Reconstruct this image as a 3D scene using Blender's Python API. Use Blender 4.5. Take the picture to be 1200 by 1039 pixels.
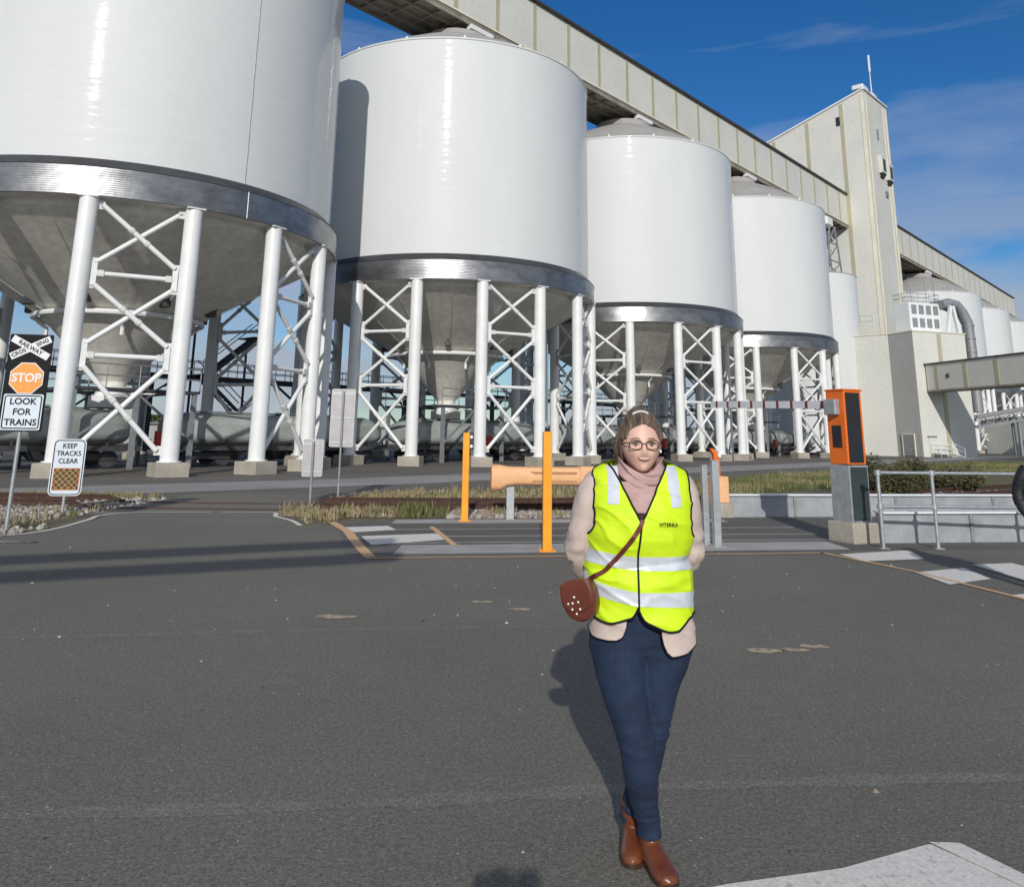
import bpy, bmesh, math, random
from math import sin, cos, pi, radians as rad, sqrt
from mathutils import Vector, Matrix, noise as mnoise
import numpy as np
random.seed(7)
for o in list(bpy.data.objects): bpy.data.objects.remove(o)
SC = bpy.context.scene; COL = SC.collection
# ------------------------------------------------------------------ camera
PITCH, ROLL, FPX, PPY, CH = 13.1, 0.70, 977.04, 285.0, 1.6
cam_d = bpy.data.cameras.new('camera'); cam = bpy.data.objects.new('camera', cam_d); COL.objects.link(cam)
cam_d.sensor_fit = 'HORIZONTAL'; cam_d.sensor_width = 36; cam_d.lens = FPX/1200*36
cam_d.shift_y = -(519.5-PPY)/1200
cam_d.clip_start = 0.05; cam_d.clip_end = 9000
cam.matrix_world = Matrix.Translation((0, 0, CH)) @ Matrix.Rotation(rad(90+PITCH), 4, 'X') @ Matrix.Rotation(rad(ROLL), 4, 'Z')
SC.camera = cam
# ------------------------------------------------------------------ light
SUN_EL, SUN_AZ = 23.0, 181.5
sd = Vector((sin(rad(SUN_AZ))*cos(rad(SUN_EL)), cos(rad(SUN_AZ))*cos(rad(SUN_EL)), sin(rad(SUN_EL))))
sun_d = bpy.data.lights.new('sun', 'SUN'); sun_d.energy = 3.1; sun_d.angle = rad(0.53); sun_d.color = (1, .965, .905)
sun = bpy.data.objects.new('sun', sun_d); COL.objects.link(sun); sun.rotation_euler = sd.to_track_quat('Z', 'Y').to_euler(); sun.location = (0, -20, 60)
W = bpy.data.worlds.new('World'); SC.world = W; W.use_nodes = True
wn, wl = W.node_tree.nodes, W.node_tree.links; wn.clear()
wo = wn.new('ShaderNodeOutputWorld'); bg = wn.new('ShaderNodeBackground'); sky = wn.new('ShaderNodeTexSky')
sky.sky_type = 'NISHITA'; sky.sun_disc = False; sky.sun_elevation = rad(SUN_EL); sky.sun_rotation = rad(SUN_AZ)
sky.altitude = 0; sky.air_density = 1.0; sky.dust_density = 0.25; sky.ozone_density = 2.5
bg.inputs['Strength'].default_value = 0.095
tc = wn.new('ShaderNodeTexCoord'); mp = wn.new('ShaderNodeMapping'); mp.inputs['Scale'].default_value = (1.1, 1.1, 6.5); mp.inputs['Rotation'].default_value = (0.12, -.1, .5)
n1 = wn.new('ShaderNodeTexNoise'); n1.inputs['Scale'].default_value = 2.3; n1.inputs['Detail'].default_value = 9; n1.inputs['Roughness'].default_value = .56; n1.inputs['Distortion'].default_value = .35
r1 = wn.new('ShaderNodeValToRGB'); r1.color_ramp.elements[0].position = .535; r1.color_ramp.elements[1].position = .88; r1.color_ramp.elements[1].color = (.3, .3, .3, 1)
wl.new(tc.outputs['Generated'], mp.inputs['Vector']); wl.new(mp.outputs['Vector'], n1.inputs['Vector']); wl.new(n1.outputs['Fac'], r1.inputs['Fac'])
# low cumulus: noise threshold, only in a band above the horizon
mp2 = wn.new('ShaderNodeMapping'); mp2.inputs['Scale'].default_value = (1, 1, 2.6); mp2.inputs['Location'].default_value = (.35, .1, 0)
n2 = wn.new('ShaderNodeTexNoise'); n2.inputs['Scale'].default_value = 4.5; n2.inputs['Detail'].default_value = 8; n2.inputs['Roughness'].default_value = .55
r2 = wn.new('ShaderNodeValToRGB'); r2.color_ramp.elements[0].position = .38; r2.color_ramp.elements[1].position = .56
sep = wn.new('ShaderNodeSeparateXYZ'); mr = wn.new('ShaderNodeMapRange'); mr.inputs['From Min'].default_value = .36; mr.inputs['From Max'].default_value = .12
mul = wn.new('ShaderNodeMath'); mul.operation = 'MULTIPLY'
wl.new(tc.outputs['Generated'], mp2.inputs['Vector']); wl.new(mp2.outputs['Vector'], n2.inputs['Vector']); wl.new(n2.outputs['Fac'], r2.inputs['Fac'])
wl.new(tc.outputs['Generated'], sep.inputs[0]); wl.new(sep.outputs['Z'], mr.inputs['Value']); wl.new(mr.outputs['Result'], mul.inputs[0]); wl.new(r2.outputs['Color'], mul.inputs[1])
m1 = wn.new('ShaderNodeMixRGB'); m1.inputs['Color2'].default_value = (8.6, 8.6, 8.6, 1)
m2 = wn.new('ShaderNodeMixRGB'); m2.inputs['Color2'].default_value = (4.1, 4.5, 5.3, 1)
mul2 = wn.new('ShaderNodeMath'); mul2.operation = 'MULTIPLY'; mul2.inputs[1].default_value = .88
hs = wn.new('ShaderNodeHueSaturation'); hs.inputs['Saturation'].default_value = 1.34; hs.inputs['Value'].default_value = .98
tint = wn.new('ShaderNodeMixRGB'); tint.blend_type = 'MULTIPLY'; tint.inputs['Fac'].default_value = 1; tint.inputs['Color2'].default_value = (.66, .82, 1.0, 1)
# white fill glow added to the unseen sky behind the photographer, lifting shaded sides
mrb = wn.new('ShaderNodeMapRange'); mrb.inputs['From Min'].default_value = .15; mrb.inputs['From Max'].default_value = -.45; mrb.inputs['To Max'].default_value = .5
wl.new(sep.outputs['Y'], mrb.inputs['Value'])
addf = wn.new('ShaderNodeMath'); addf.operation = 'ADD'; addf.use_clamp = True
wl.new(sky.outputs['Color'], hs.inputs['Color']); wl.new(hs.outputs['Color'], tint.inputs['Color1']); wl.new(tint.outputs[0], m1.inputs['Color1']); wl.new(r1.outputs['Color'], addf.inputs[0]); wl.new(mrb.outputs[0], addf.inputs[1]); wl.new(addf.outputs[0], m1.inputs['Fac'])
wl.new(mul.outputs[0], mul2.inputs[0]); wl.new(mul2.outputs[0], m2.inputs['Fac']); wl.new(m1.outputs['Color'], m2.inputs['Color1'])
wl.new(m2.outputs['Color'], bg.inputs['Color']); wl.new(bg.outputs[0], wo.inputs[0])
SC.view_settings.view_transform = 'Standard'; SC.view_settings.look = 'None'; SC.view_settings.exposure = 0.0; SC.view_settings.gamma = 1
# ------------------------------------------------------------------ materials
MATS = {}
def mat(name, c1, c2=None, rough=.6, metal=0, scale=3, detail=6, bump=0, bscale=None, stretch=(1, 1, 1), fine=None, spec=.5, lo=.35, hi=.65, bdist=.02):
    if name in MATS: return MATS[name]
    m = bpy.data.materials.new(name); m.use_nodes = True; MATS[name] = m
    nt = m.node_tree; N, L = nt.nodes, nt.links; b = N['Principled BSDF']
    b.inputs['Roughness'].default_value = rough; b.inputs['Metallic'].default_value = metal; b.inputs['Specular IOR Level'].default_value = spec
    t = N.new('ShaderNodeTexCoord'); mpn = N.new('ShaderNodeMapping'); mpn.inputs['Scale'].default_value = stretch; L.new(t.outputs['Object'], mpn.inputs['Vector'])
    c2 = c2 or tuple(x*.85 for x in c1)
    nz = N.new('ShaderNodeTexNoise'); nz.inputs['Scale'].default_value = scale; nz.inputs['Detail'].default_value = detail; nz.inputs['Roughness'].default_value = .6
    rp = N.new('ShaderNodeValToRGB'); rp.color_ramp.elements[0].position = lo; rp.color_ramp.elements[1].position = hi
    rp.color_ramp.elements[0].color = (*c1, 1); rp.color_ramp.elements[1].color = (*c2, 1)
    L.new(mpn.outputs[0], nz.inputs['Vector']); L.new(nz.outputs['Fac'], rp.inputs['Fac']); out = rp.outputs['Color']
    if fine:
        fs, fa = fine
        nf = N.new('ShaderNodeTexNoise'); nf.inputs['Scale'].default_value = fs; nf.inputs['Detail'].default_value = 3; L.new(mpn.outputs[0], nf.inputs['Vector'])
        mrn = N.new('ShaderNodeMapRange'); mrn.inputs['From Min'].default_value = .3; mrn.inputs['From Max'].default_value = .7; mrn.inputs['To Min'].default_value = 1-fa; mrn.inputs['To Max'].default_value = 1+fa
        L.new(nf.outputs['Fac'], mrn.inputs['Value'])
        vm = N.new('ShaderNodeVectorMath'); vm.operation = 'SCALE'; L.new(out, vm.inputs[0]); L.new(mrn.outputs[0], vm.inputs['Scale']); out = vm.outputs[0]
    L.new(out, b.inputs['Base Color'])
    if bump:
        nb = N.new('ShaderNodeTexNoise'); nb.inputs['Scale'].default_value = bscale or scale*4; nb.inputs['Detail'].default_value = 4; L.new(mpn.outputs[0], nb.inputs['Vector'])
        bp = N.new('ShaderNodeBump'); bp.inputs['Strength'].default_value = bump; bp.inputs['Distance'].default_value = bdist
        L.new(nb.outputs['Fac'], bp.inputs['Height']); L.new(bp.outputs[0], b.inputs['Normal'])
    m['bsdf_color'] = 1
    return m
def nodes(m): return m.node_tree.nodes, m.node_tree.links, m.node_tree.nodes['Principled BSDF']
# silo paint: white, glossy, faint horizontal strakes that make the highlight wobble, dirt streaks
def silo_paint():
    m = mat('silo_white_paint', (.675, .69, .685), (.625, .642, .635), rough=.5, scale=.35, stretch=(1, 1, .25), detail=8, lo=.3, hi=.75)
    N, L, b = nodes(m); t = N.new('ShaderNodeTexCoord')
    mp_ = N.new('ShaderNodeMapping'); mp_.inputs['Scale'].default_value = (.5, .5, 2.2); L.new(t.outputs['Object'], mp_.inputs['Vector'])
    n = N.new('ShaderNodeTexNoise'); n.inputs['Scale'].default_value = 1.2; n.inputs['Detail'].default_value = 3; L.new(mp_.outputs[0], n.inputs['Vector'])
    w = N.new('ShaderNodeTexWave'); w.bands_direction = 'Z'; w.inputs['Scale'].default_value = .32; w.inputs['Distortion'].default_value = .0; w.wave_profile = 'SIN'; L.new(t.outputs['Object'], w.inputs['Vector'])
    a = N.new('ShaderNodeMath'); a.operation = 'MULTIPLY_ADD'; a.inputs[1].default_value = .06; L.new(w.outputs['Fac'], a.inputs[0]); L.new(n.outputs['Fac'], a.inputs[2])
    bp = N.new('ShaderNodeBump'); bp.inputs['Strength'].default_value = .36; bp.inputs['Distance'].default_value = .045; L.new(a.outputs[0], bp.inputs['Height']); L.new(bp.outputs[0], b.inputs['Normal'])
    b.inputs['Coat Weight'].default_value = .55; b.inputs['Coat Roughness'].default_value = .05; b.inputs['Specular IOR Level'].default_value = .22
    L.new(bp.outputs[0], b.inputs['Coat Normal'])
    return m
M_SILO = silo_paint()
M_ROOF = mat('silo_roof_cladding', (.40, .385, .36), (.32, .31, .29), rough=.75, scale=.6)
M_HOP = mat('hopper_stained_plate', (.80, .77, .70), (.66, .63, .56), rough=.62, scale=.5, detail=9, fine=(3, .12))
M_LEG = mat('leg_white_paint', (.80, .81, .80), (.72, .73, .72), rough=.38, scale=1.5, fine=(12, .03))
M_GUS = mat('gusset_paint', (.62, .60, .56), (.72, .71, .69), rough=.5, scale=6)
M_FOOT = mat('footing_concrete', (.42, .38, .31), (.33, .30, .25), rough=.9, scale=2, fine=(25, .15), bump=.4, bscale=20)
def band_metal():
    m = mat('band_steel', (.36, .36, .365), (.20, .20, .205), rough=.33, metal=.9, scale=.8, stretch=(1, 1, 2), detail=7)
    N, L, b = nodes(m); t = N.new('ShaderNodeTexCoord')
    w = N.new('ShaderNodeTexWave'); w.bands_direction = 'Z'; w.inputs['Scale'].default_value = 3.6; w.inputs['Distortion'].default_value = .3; L.new(t.outputs['Object'], w.inputs['Vector'])
    v = N.new('ShaderNodeTexNoise'); v.inputs['Scale'].default_value = .9; v.inputs['Detail'].default_value = 5; L.new(t.outputs['Object'], v.inputs['Vector'])
    a = N.new('ShaderNodeMath'); a.operation = 'MULTIPLY_ADD'; a.inputs[1].default_value = .22; L.new(w.outputs['Fac'], a.inputs[0]); L.new(v.outputs['Fac'], a.inputs[2])
    bp = N.new('ShaderNodeBump'); bp.inputs['Strength'].default_value = .4; bp.inputs['Distance'].default_value = .05; L.new(a.outputs[0], bp.inputs['Height']); L.new(bp.outputs[0], b.inputs['Normal'])
    return m
M_BAND = band_metal()
M_FLASH = mat('flashing_steel', (.045, .047, .053), (.028, .03, .034), rough=.42, metal=0, scale=.9, detail=5)
M_CLAD = mat('gallery_cladding', (.655, .65, .59), (.60, .60, .55), rough=.6, scale=.3, fine=(2.5, .04))
M_RIB = mat('olive_translucent_strip', (.46, .42, .28), (.40, .37, .26), rough=.55, scale=.5)
M_RIBL = mat('cream_strip', (.78, .74, .60), (.66, .62, .48), rough=.5, scale=.5)
M_EDGE = mat('dark_ridge_trim', (.05, .045, .045), rough=.6)
M_UNDER = mat('gallery_underside', (.34, .30, .25), (.22, .195, .16), rough=.8, scale=1)
M_GREYCLAD = mat('grey_ribbed_cladding', (.42, .42, .40), (.37, .37, .355), rough=.6, scale=.4)
M_GALV = mat('galvanised_steel', (.50, .52, .53), (.38, .40, .41), rough=.42, metal=.55, scale=9, detail=4)
M_DARKST = mat('dark_steelwork', (.09, .09, .095), (.055, .055, .06), rough=.6, metal=.2, scale=3)
M_GREYST = mat('grey_steelwork', (.33, .34, .35), (.24, .25, .26), rough=.5, metal=.3, scale=4)
M_ORANGE = mat('orange_enamel', (.82, .17, .015), (.72, .14, .012), rough=.4, scale=4, fine=(30, .04))
M_PEACH = mat('faded_peach_plastic', (.82, .47, .24), (.76, .41, .20), rough=.6, scale=4, fine=(20, .05))
M_YEL = mat('yellow_post_paint', (.87, .36, .01), (.80, .31, .01), rough=.4, scale=5, fine=(30, .05))
M_BLACK = mat('black_plastic', (.015, .015, .017), (.02, .02, .022), rough=.45)
M_WHITE = mat('white_sheeting', (.78, .79, .80), (.70, .72, .74), rough=.4, scale=5)
M_SIGNW = mat('sign_pale_blue_white', (.68, .74, .80), (.62, .68, .75), rough=.35, scale=4)
M_SIGNO = mat('faded_orange_stop', (.86, .33, .045), (.80, .29, .04), rough=.4, scale=7, fine=(25, .08))
M_INK = mat('sign_black_ink', (.008, .008, .009), (.012, .012, .013), rough=.6, spec=.15)
M_SIGNBACK = mat('sign_back_aluminium', (.42, .41, .41), (.36, .35, .35), rough=.5, metal=.25, scale=5)
M_REDW = mat('dark_red_stripe', (.25, .03, .02), (.2, .02, .02), rough=.4)
M_RUST = mat('rusty_rail', (.10, .052, .035), (.055, .032, .025), rough=.8, metal=.3, scale=10)
M_SLEEP = mat('timber_sleeper', (.13, .105, .085), (.08, .065, .05), rough=.95, scale=8)
M_CONC = mat('pale_concrete', (.42, .41, .385), (.33, .32, .30), rough=.9, scale=1.2, fine=(40, .12), bump=.2, bscale=60)
M_KERB = mat('painted_steel_edge', (.40, .42, .43), (.30, .32, .335), rough=.5, metal=.2, scale=2, fine=(15, .06))
M_LINEW = mat('worn_white_line', (.74, .705, .635), (.36, .34, .30), rough=.8, scale=26, detail=9, fine=(70, .14), lo=.56, hi=.76)
M_LINEY = mat('worn_yellow_line', (.72, .44, .22), (.45, .32, .2), rough=.8, scale=20, detail=8, fine=(90, .15), lo=.45, hi=.75)
M_GLASS = mat('dark_glass', (.05, .07, .075), (.04, .055, .06), rough=.12, metal=.1)
M_TANK = mat('wagon_grey_green', (.40, .43, .41), (.30, .32, .30), rough=.45, scale=.9, detail=8)
M_REDPT = mat('red_paint', (.5, .03, .02), rough=.4)
def asphalt(name, c1, c2, speck=True, sc=.25):
    m = mat(name, c1, c2, rough=.88, scale=sc, detail=10, spec=.35)
    N, L, b = nodes(m); t = N.new('ShaderNodeTexCoord')
    src = b.inputs['Base Color'].links[0].from_socket
    nf = N.new('ShaderNodeTexNoise'); nf.inputs['Scale'].default_value = 75; nf.inputs['Detail'].default_value = 5; nf.inputs['Roughness'].default_value = .8; L.new(t.outputs['Object'], nf.inputs['Vector'])
    mr_ = N.new('ShaderNodeMapRange'); mr_.inputs['From Min'].default_value = .3; mr_.inputs['From Max'].default_value = .7; mr_.inputs['To Min'].default_value = .25; mr_.inputs['To Max'].default_value = 1.75; L.new(nf.outputs['Fac'], mr_.inputs['Value'])
    nm = N.new('ShaderNodeTexNoise'); nm.inputs['Scale'].default_value = 7; nm.inputs['Detail'].default_value = 6; L.new(t.outputs['Object'], nm.inputs['Vector'])
    mr3 = N.new('ShaderNodeMapRange'); mr3.inputs['From Min'].default_value = .3; mr3.inputs['From Max'].default_value = .7; mr3.inputs['To Min'].default_value = .95; mr3.inputs['To Max'].default_value = 1.05; L.new(nm.outputs['Fac'], mr3.inputs['Value'])
    pr = N.new('ShaderNodeMath'); pr.operation = 'MULTIPLY'; L.new(mr_.outputs[0], pr.inputs[0]); L.new(mr3.outputs[0], pr.inputs[1])
    n25 = N.new('ShaderNodeTexNoise'); n25.inputs['Scale'].default_value = 34; n25.inputs['Detail'].default_value = 2; L.new(t.outputs['Object'], n25.inputs['Vector'])
    m25 = N.new('ShaderNodeMapRange'); m25.inputs['From Min'].default_value = .3; m25.inputs['From Max'].default_value = .7; m25.inputs['To Min'].default_value = .8; m25.inputs['To Max'].default_value = 1.2; L.new(n25.outputs['Fac'], m25.inputs['Value'])
    pr0 = N.new('ShaderNodeMath'); pr0.operation = 'MULTIPLY'; L.new(pr.outputs[0], pr0.inputs[0]); L.new(m25.outputs[0], pr0.inputs[1]); pr = pr0
    vm = N.new('ShaderNodeVectorMath'); vm.operation = 'SCALE'; L.new(src, vm.inputs[0]); L.new(pr.outputs[0], vm.inputs['Scale'])
    out = vm.outputs[0]
    if speck:
        vo = N.new('ShaderNodeTexVoronoi'); vo.inputs['Scale'].default_value = 38; L.new(t.outputs['Object'], vo.inputs['Vector'])
        sp = N.new('ShaderNodeSeparateColor'); L.new(vo.outputs['Color'], sp.inputs[0])
        g = N.new('ShaderNodeMath'); g.operation = 'GREATER_THAN'; g.inputs[1].default_value = .975; L.new(sp.outputs[0], g.inputs[0])
        l = N.new('ShaderNodeMath'); l.operation = 'LESS_THAN'; l.inputs[1].default_value = .2; L.new(vo.outputs['Distance'], l.inputs[0])
        mu = N.new('ShaderNodeMath'); mu.operation = 'MULTIPLY'; L.new(g.outputs[0], mu.inputs[0]); L.new(l.outputs[0], mu.inputs[1])
        mx = N.new('ShaderNodeMixRGB'); mx.inputs['Color2'].default_value = (.45, .44, .42, 1); L.new(mu.outputs[0], mx.inputs['Fac']); L.new(out, mx.inputs['Color1']); out = mx.outputs[0]
    L.new(out, b.inputs['Base Color'])
    nb = N.new('ShaderNodeTexNoise'); nb.inputs['Scale'].default_value = 160; nb.inputs['Detail'].default_value = 3; L.new(t.outputs['Object'], nb.inputs['Vector'])
    bp = N.new('ShaderNodeBump'); bp.inputs['Strength'].default_value = .7; bp.inputs['Distance'].default_value = .006; L.new(nb.outputs['Fac'], bp.inputs['Height']); L.new(bp.outputs[0], b.inputs['Normal'])
    return m
M_ASPH = asphalt('yard_asphalt', (.184, .173, .145), (.152, .143, .119))
M_PAD = asphalt('pad_asphalt', (.165, .15, .13), (.125, .113, .10), False)
M_DARKASPH = asphalt('deck_asphalt', (.16, .148, .13), (.11, .104, .094), False)
M_ROAD = asphalt('haul_road_gravel', (.33, .32, .31), (.26, .25, .24), False)
M_DIRT = mat('dry_verge_soil', (.17, .135, .085), (.11, .095, .055), rough=1, scale=.8, detail=10, fine=(30, .3))
M_GREENV = mat('green_verge', (.085, .09, .03), (.13, .115, .05), rough=1, scale=.6, detail=10, fine=(14, .4))
M_BALL = mat('ballast_bed', (.30, .26, .225), (.19, .165, .14), rough=1, scale=14, detail=8, fine=(40, .4), bump=1, bscale=30)
# ------------------------------------------------------------------ mesh helpers
class MB:
    def __init__(s): s.v = []; s.f = []; s.mi = []
    def add(s, vs, fs, mi=0, M=None):
        o = len(s.v)
        if M is not None: vs = [tuple(M @ Vector(p)) for p in vs]
        s.v += [tuple(p) for p in vs]; s.f += [tuple(i+o for i in f) for f in fs]; s.mi += [mi]*len(fs); return s
    def box(s, c, d, mi=0, M=None, rz=0):
        x, y, z = d[0]/2, d[1]/2, d[2]/2; R = Matrix.Translation(c) @ Matrix.Rotation(rz, 4, 'Z')
        if M is not None: R = M @ R
        vs = [(a*x, b*y, e*z) for e in (-1, 1) for a, b in ((-1, -1), (1, -1), (1, 1), (-1, 1))]
        return s.add(vs, [(3, 2, 1, 0), (4, 5, 6, 7), (0, 1, 5, 4), (1, 2, 6, 5), (2, 3, 7, 6), (3, 0, 4, 7)], mi, R)
    def bbox(s, c, d, bev=.01, mi=0, M=None, rz=0):  # bevelled box
        bm = bmesh.new(); bmesh.ops.create_cube(bm, size=1)
        for v in bm.verts: v.co = Vector((v.co.x*d[0], v.co.y*d[1], v.co.z*d[2]))
        bmesh.ops.bevel(bm, geom=bm.edges[:], offset=bev, segments=2, affect='EDGES', profile=.5)
        R = Matrix.Translation(c) @ Matrix.Rotation(rz, 4, 'Z')
        if M is not None: R = M @ R
        bm.verts.index_update(); s.add([v.co[:] for v in bm.verts], [[v.index for v in f.verts] for f in bm.faces], mi, R); bm.free(); return s
    def tube(s, pts, r, n=10, mi=0, cap=True, M=None):
        pts = [Vector(p) for p in pts]; rs = r if hasattr(r, '__len__') else [r]*len(pts)
        vs = []; fs = []; up = None
        for i, p in enumerate(pts):
            t = (pts[min(i+1, len(pts)-1)]-pts[max(i-1, 0)]).normalized()
            if up is None:
                a = Vector((0, 0, 1)) if abs(t.z) < .9 else Vector((0, 1, 0)); up = (a-t*a.dot(t)).normalized()
            else:
                up = (up-t*up.dot(t)).normalized()
            b = t.cross(up)
            for k in range(n):
                an = 2*pi*k/n; vs.append(p+(up*cos(an)+b*sin(an))*rs[i])
        for i in range(len(pts)-1):
            for k in range(n):
                k2 = (k+1) % n; fs.append((i*n+k, i*n+k2, (i+1)*n+k2, (i+1)*n+k))
        if cap: fs.append(tuple(reversed(range(n)))); fs.append(tuple((len(pts)-1)*n+k for k in range(n)))
        return s.add(vs, fs, mi, M)
    def bar(s, a, b, w, h=None, mi=0, up=(0, 0, 1), M=None):
        a, b = Vector(a), Vector(b); t = (b-a).normalized(); u = Vector(up)
        if abs(t.dot(u)) > .95: u = Vector((0, 1, 0))
        x = t.cross(u).normalized(); u = x.cross(t); h = h or w
        vs = [p+x*sx*w/2+u*sy*h/2 for p in (a, b) for sx, sy in ((-1, -1), (1, -1), (1, 1), (-1, 1))]
        return s.add(vs, [(0, 1, 2, 3), (7, 6, 5, 4), (0, 4, 5, 1), (1, 5, 6, 2), (2, 6, 7, 3), (3, 7, 4, 0)], mi, M)
    def lathe(s, prof, n=96, mi=0, M=None, a0=0, a1=2*pi):
        full = abs(a1-a0-2*pi) < 1e-6; m = n if full else n+1; vs = []; fs = []
        for r, z in prof:
            for k in range(m): an = a0+(a1-a0)*k/n; vs.append((r*cos(an), r*sin(an), z))
        for i in range(len(prof)-1):
            for k in range(n): k2 = (k+1) % m; fs.append((i*m+k, i*m+k2, (i+1)*m+k2, (i+1)*m+k))
        return s.add(vs, fs, mi, M)
    def poly(s, pts, mi=0, M=None): return s.add(pts, [tuple(range(len(pts)))], mi, M)
    def prism(s, pts, z0, z1, mi=0, M=None):
        n = len(pts); vs = [(x, y, z0) for x, y in pts]+[(x, y, z1) for x, y in pts]
        fs = [tuple(reversed(range(n))), tuple(range(n, 2*n))]+[(i, (i+1) % n, (i+1) % n+n, i+n) for i in range(n)]
        return s.add(vs, fs, mi, M)
    def grid(s, P, mi=0, closed=False):  # P[i][j]
        n, m = len(P), len(P[0]); vs = [p for row in P for p in row]; fs = []
        for i in range(n-1):
            for j in range(m if closed else m-1): j2 = (j+1) % m; fs.append((i*m+j, i*m+j2, (i+1)*m+j2, (i+1)*m+j))
        return s.add(vs, fs, mi)
    def mesh(s, name, mats, smooth=None):
        me = bpy.data.meshes.new(name); me.from_pydata([tuple(v) for v in s.v], [], s.f)
        for m in (mats if isinstance(mats, (list, tuple)) else [mats]): me.materials.append(m)
        me.polygons.foreach_set('material_index', s.mi)
        bm = bmesh.new(); bm.from_mesh(me); bmesh.ops.recalc_face_normals(bm, faces=bm.faces[:]); bm.to_mesh(me); bm.free()
        if smooth is not None:
            me.polygons.foreach_set('use_smooth', [True]*len(me.polygons)); me.set_sharp_from_angle(angle=rad(smooth))
        me.update(); return me
    def build(s, name, mats, parent=None, smooth=None, loc=None, rz=0):
        o = bpy.data.objects.new(name, s.mesh(name, mats, smooth)); COL.objects.link(o)
        if parent: o.parent = parent
        if loc: o.location = loc
        o.rotation_euler[2] = rz
        return o
def thing(name, label, cat, loc=(0, 0, 0), rz=0, group=None):
    o = bpy.data.objects.new(name, None); COL.objects.link(o); o.location = loc; o.rotation_euler = (0, 0, rz); o.empty_display_size = .2
    return tag(o, label, cat, group)
def tag(o, label, cat, group=None, kind=None):
    o['label'] = label; o['category'] = cat
    if group: o['group'] = group
    if kind: o['kind'] = kind
    return o
def struct(o): o['kind'] = 'structure'; return o
CH_ = {}
def kids(o): return [c for c in COL.objects if c.parent == o]
def dup(root, loc, rz=None, label=None):
    def cp(o, par):
        c = o.copy(); COL.objects.link(c); c.parent = par
        for k in kids(o): cp(k, c)
        return c
    r = cp(root, None); r.location = loc
    if rz is not None: r.rotation_euler = (0, 0, rz)
    if label: r['label'] = label
    return r
def text(s, size, m, parent, M, name='lettering', bold=.0, sx=1, ext=.002):
    cu = bpy.data.curves.new('t', 'FONT'); cu.body = s; cu.size = size; cu.align_x = 'CENTER'; cu.align_y = 'CENTER'; cu.offset = bold; cu.extrude = ext; cu.resolution_u = 3
    to = bpy.data.objects.new('t', cu); COL.objects.link(to); bpy.context.view_layer.update()
    me = bpy.data.meshes.new_from_object(to.evaluated_get(bpy.context.evaluated_depsgraph_get())); bpy.data.objects.remove(to)
    me.transform(M @ Matrix.Diagonal((sx, 1, 1, 1))); me.materials.clear(); me.materials.append(m)
    o = bpy.data.objects.new(name, me); COL.objects.link(o); o.parent = parent; return o
def facing(x, y, z, rx=90, rz=0, roll=0):  # text plane facing -Y
    return Matrix.Translation((x, y, z)) @ Matrix.Rotation(rad(rz), 4, 'Z') @ Matrix.Rotation(rad(rx), 4, 'X') @ Matrix.Rotation(rad(roll), 4, 'Z')
# ------------------------------------------------------------------ the silo row axis
C0 = Vector((-19.04, 40.51)); AZ = rad(40.95); D = Vector((sin(AZ), cos(AZ))); Nn = Vector((cos(AZ), -sin(AZ)))
ROWROT = pi/2-AZ  # rotates local +X onto D
def RP(s, off, z=0): p = C0+D*s+Nn*off; return (p.x, p.y, z)
# ------------------------------------------------------------------ ground
def sheet(name, pts, z, m):
    b = MB(); b.poly([(x, y, z) for x, y in pts]); return struct(b.build(name, m))
g = MB(); R_ = 4000; g.poly([(R_*cos(2*pi*k/48), R_*sin(2*pi*k/48), -.012) for k in range(48)]); struct(g.build('ground', M_DIRT))
sheet('silo_pad', [(-300, 14), (-60, 20.5), (-13, 21.9), (-8.9, 22.3), (-4.7, 22.6), (-4, 24.7), (-.95, 26.5), (2.9, 28.6), (9.4, 37.4), (18, 47.6), (40, 74), (90, 130), (160, 260), (-300, 300)], -.004, M_PAD)
sheet('yard', [(-120, -60), (120, -60), (120, 34), (7, 18.95), (4.6, 18.55), (-1.63, 17.45), (-3.1, 16.5), (-3.35, 15.9), (-3.67, 15.85), (-4.1, 16.75), (-4.62, 17.6), (-4.9, 18.3), (-4.85, 24), (-8.7, 24), (-8.05, 17.7), (-7.8, 16.3), (-7.6, 14.6), (-8.0, 13.75), (-9.5, 13.2), (-120, 12)], 0, M_ASPH)
# pale haul road along the row
hr = [(-26, 11), (-14, 22.5), (-8.5, 27.7), (-4.6, 31.5), (0, 37.3), (9, 45.5), (21, 59.5), (60, 105)]
def ribbon(pts, w, z, w2=None):
    L, R = [], []
    for i, p in enumerate(pts):
        a = Vector(pts[max(i-1, 0)]); b = Vector(pts[min(i+1, len(pts)-1)]); t = (b-a).normalized(); n = Vector((-t.y, t.x)); p = Vector(p)
        L.append((p.x+n.x*w/2, p.y+n.y*w/2, z)); R.append((p.x-n.x*w/2, p.y-n.y*w/2, z))
    b = MB(); b.grid([L, R]); return b
struct(ribbon(hr[1:], 4.2, .004).build('haul_road', M_ROAD))
# green verge on the right
sheet('verge', [(-4.4, 22.9), (-3.9, 24.5), (-.95, 26.4), (2.9, 28.5), (9.4, 37.3), (18, 47.5), (40, 73.8), (90, 129), (150, 129), (60, 60), (24, 34.5), (10.5, 25.5), (3.6, 22.4), (-2, 21.6)], -.008, M_GREENV)
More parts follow.
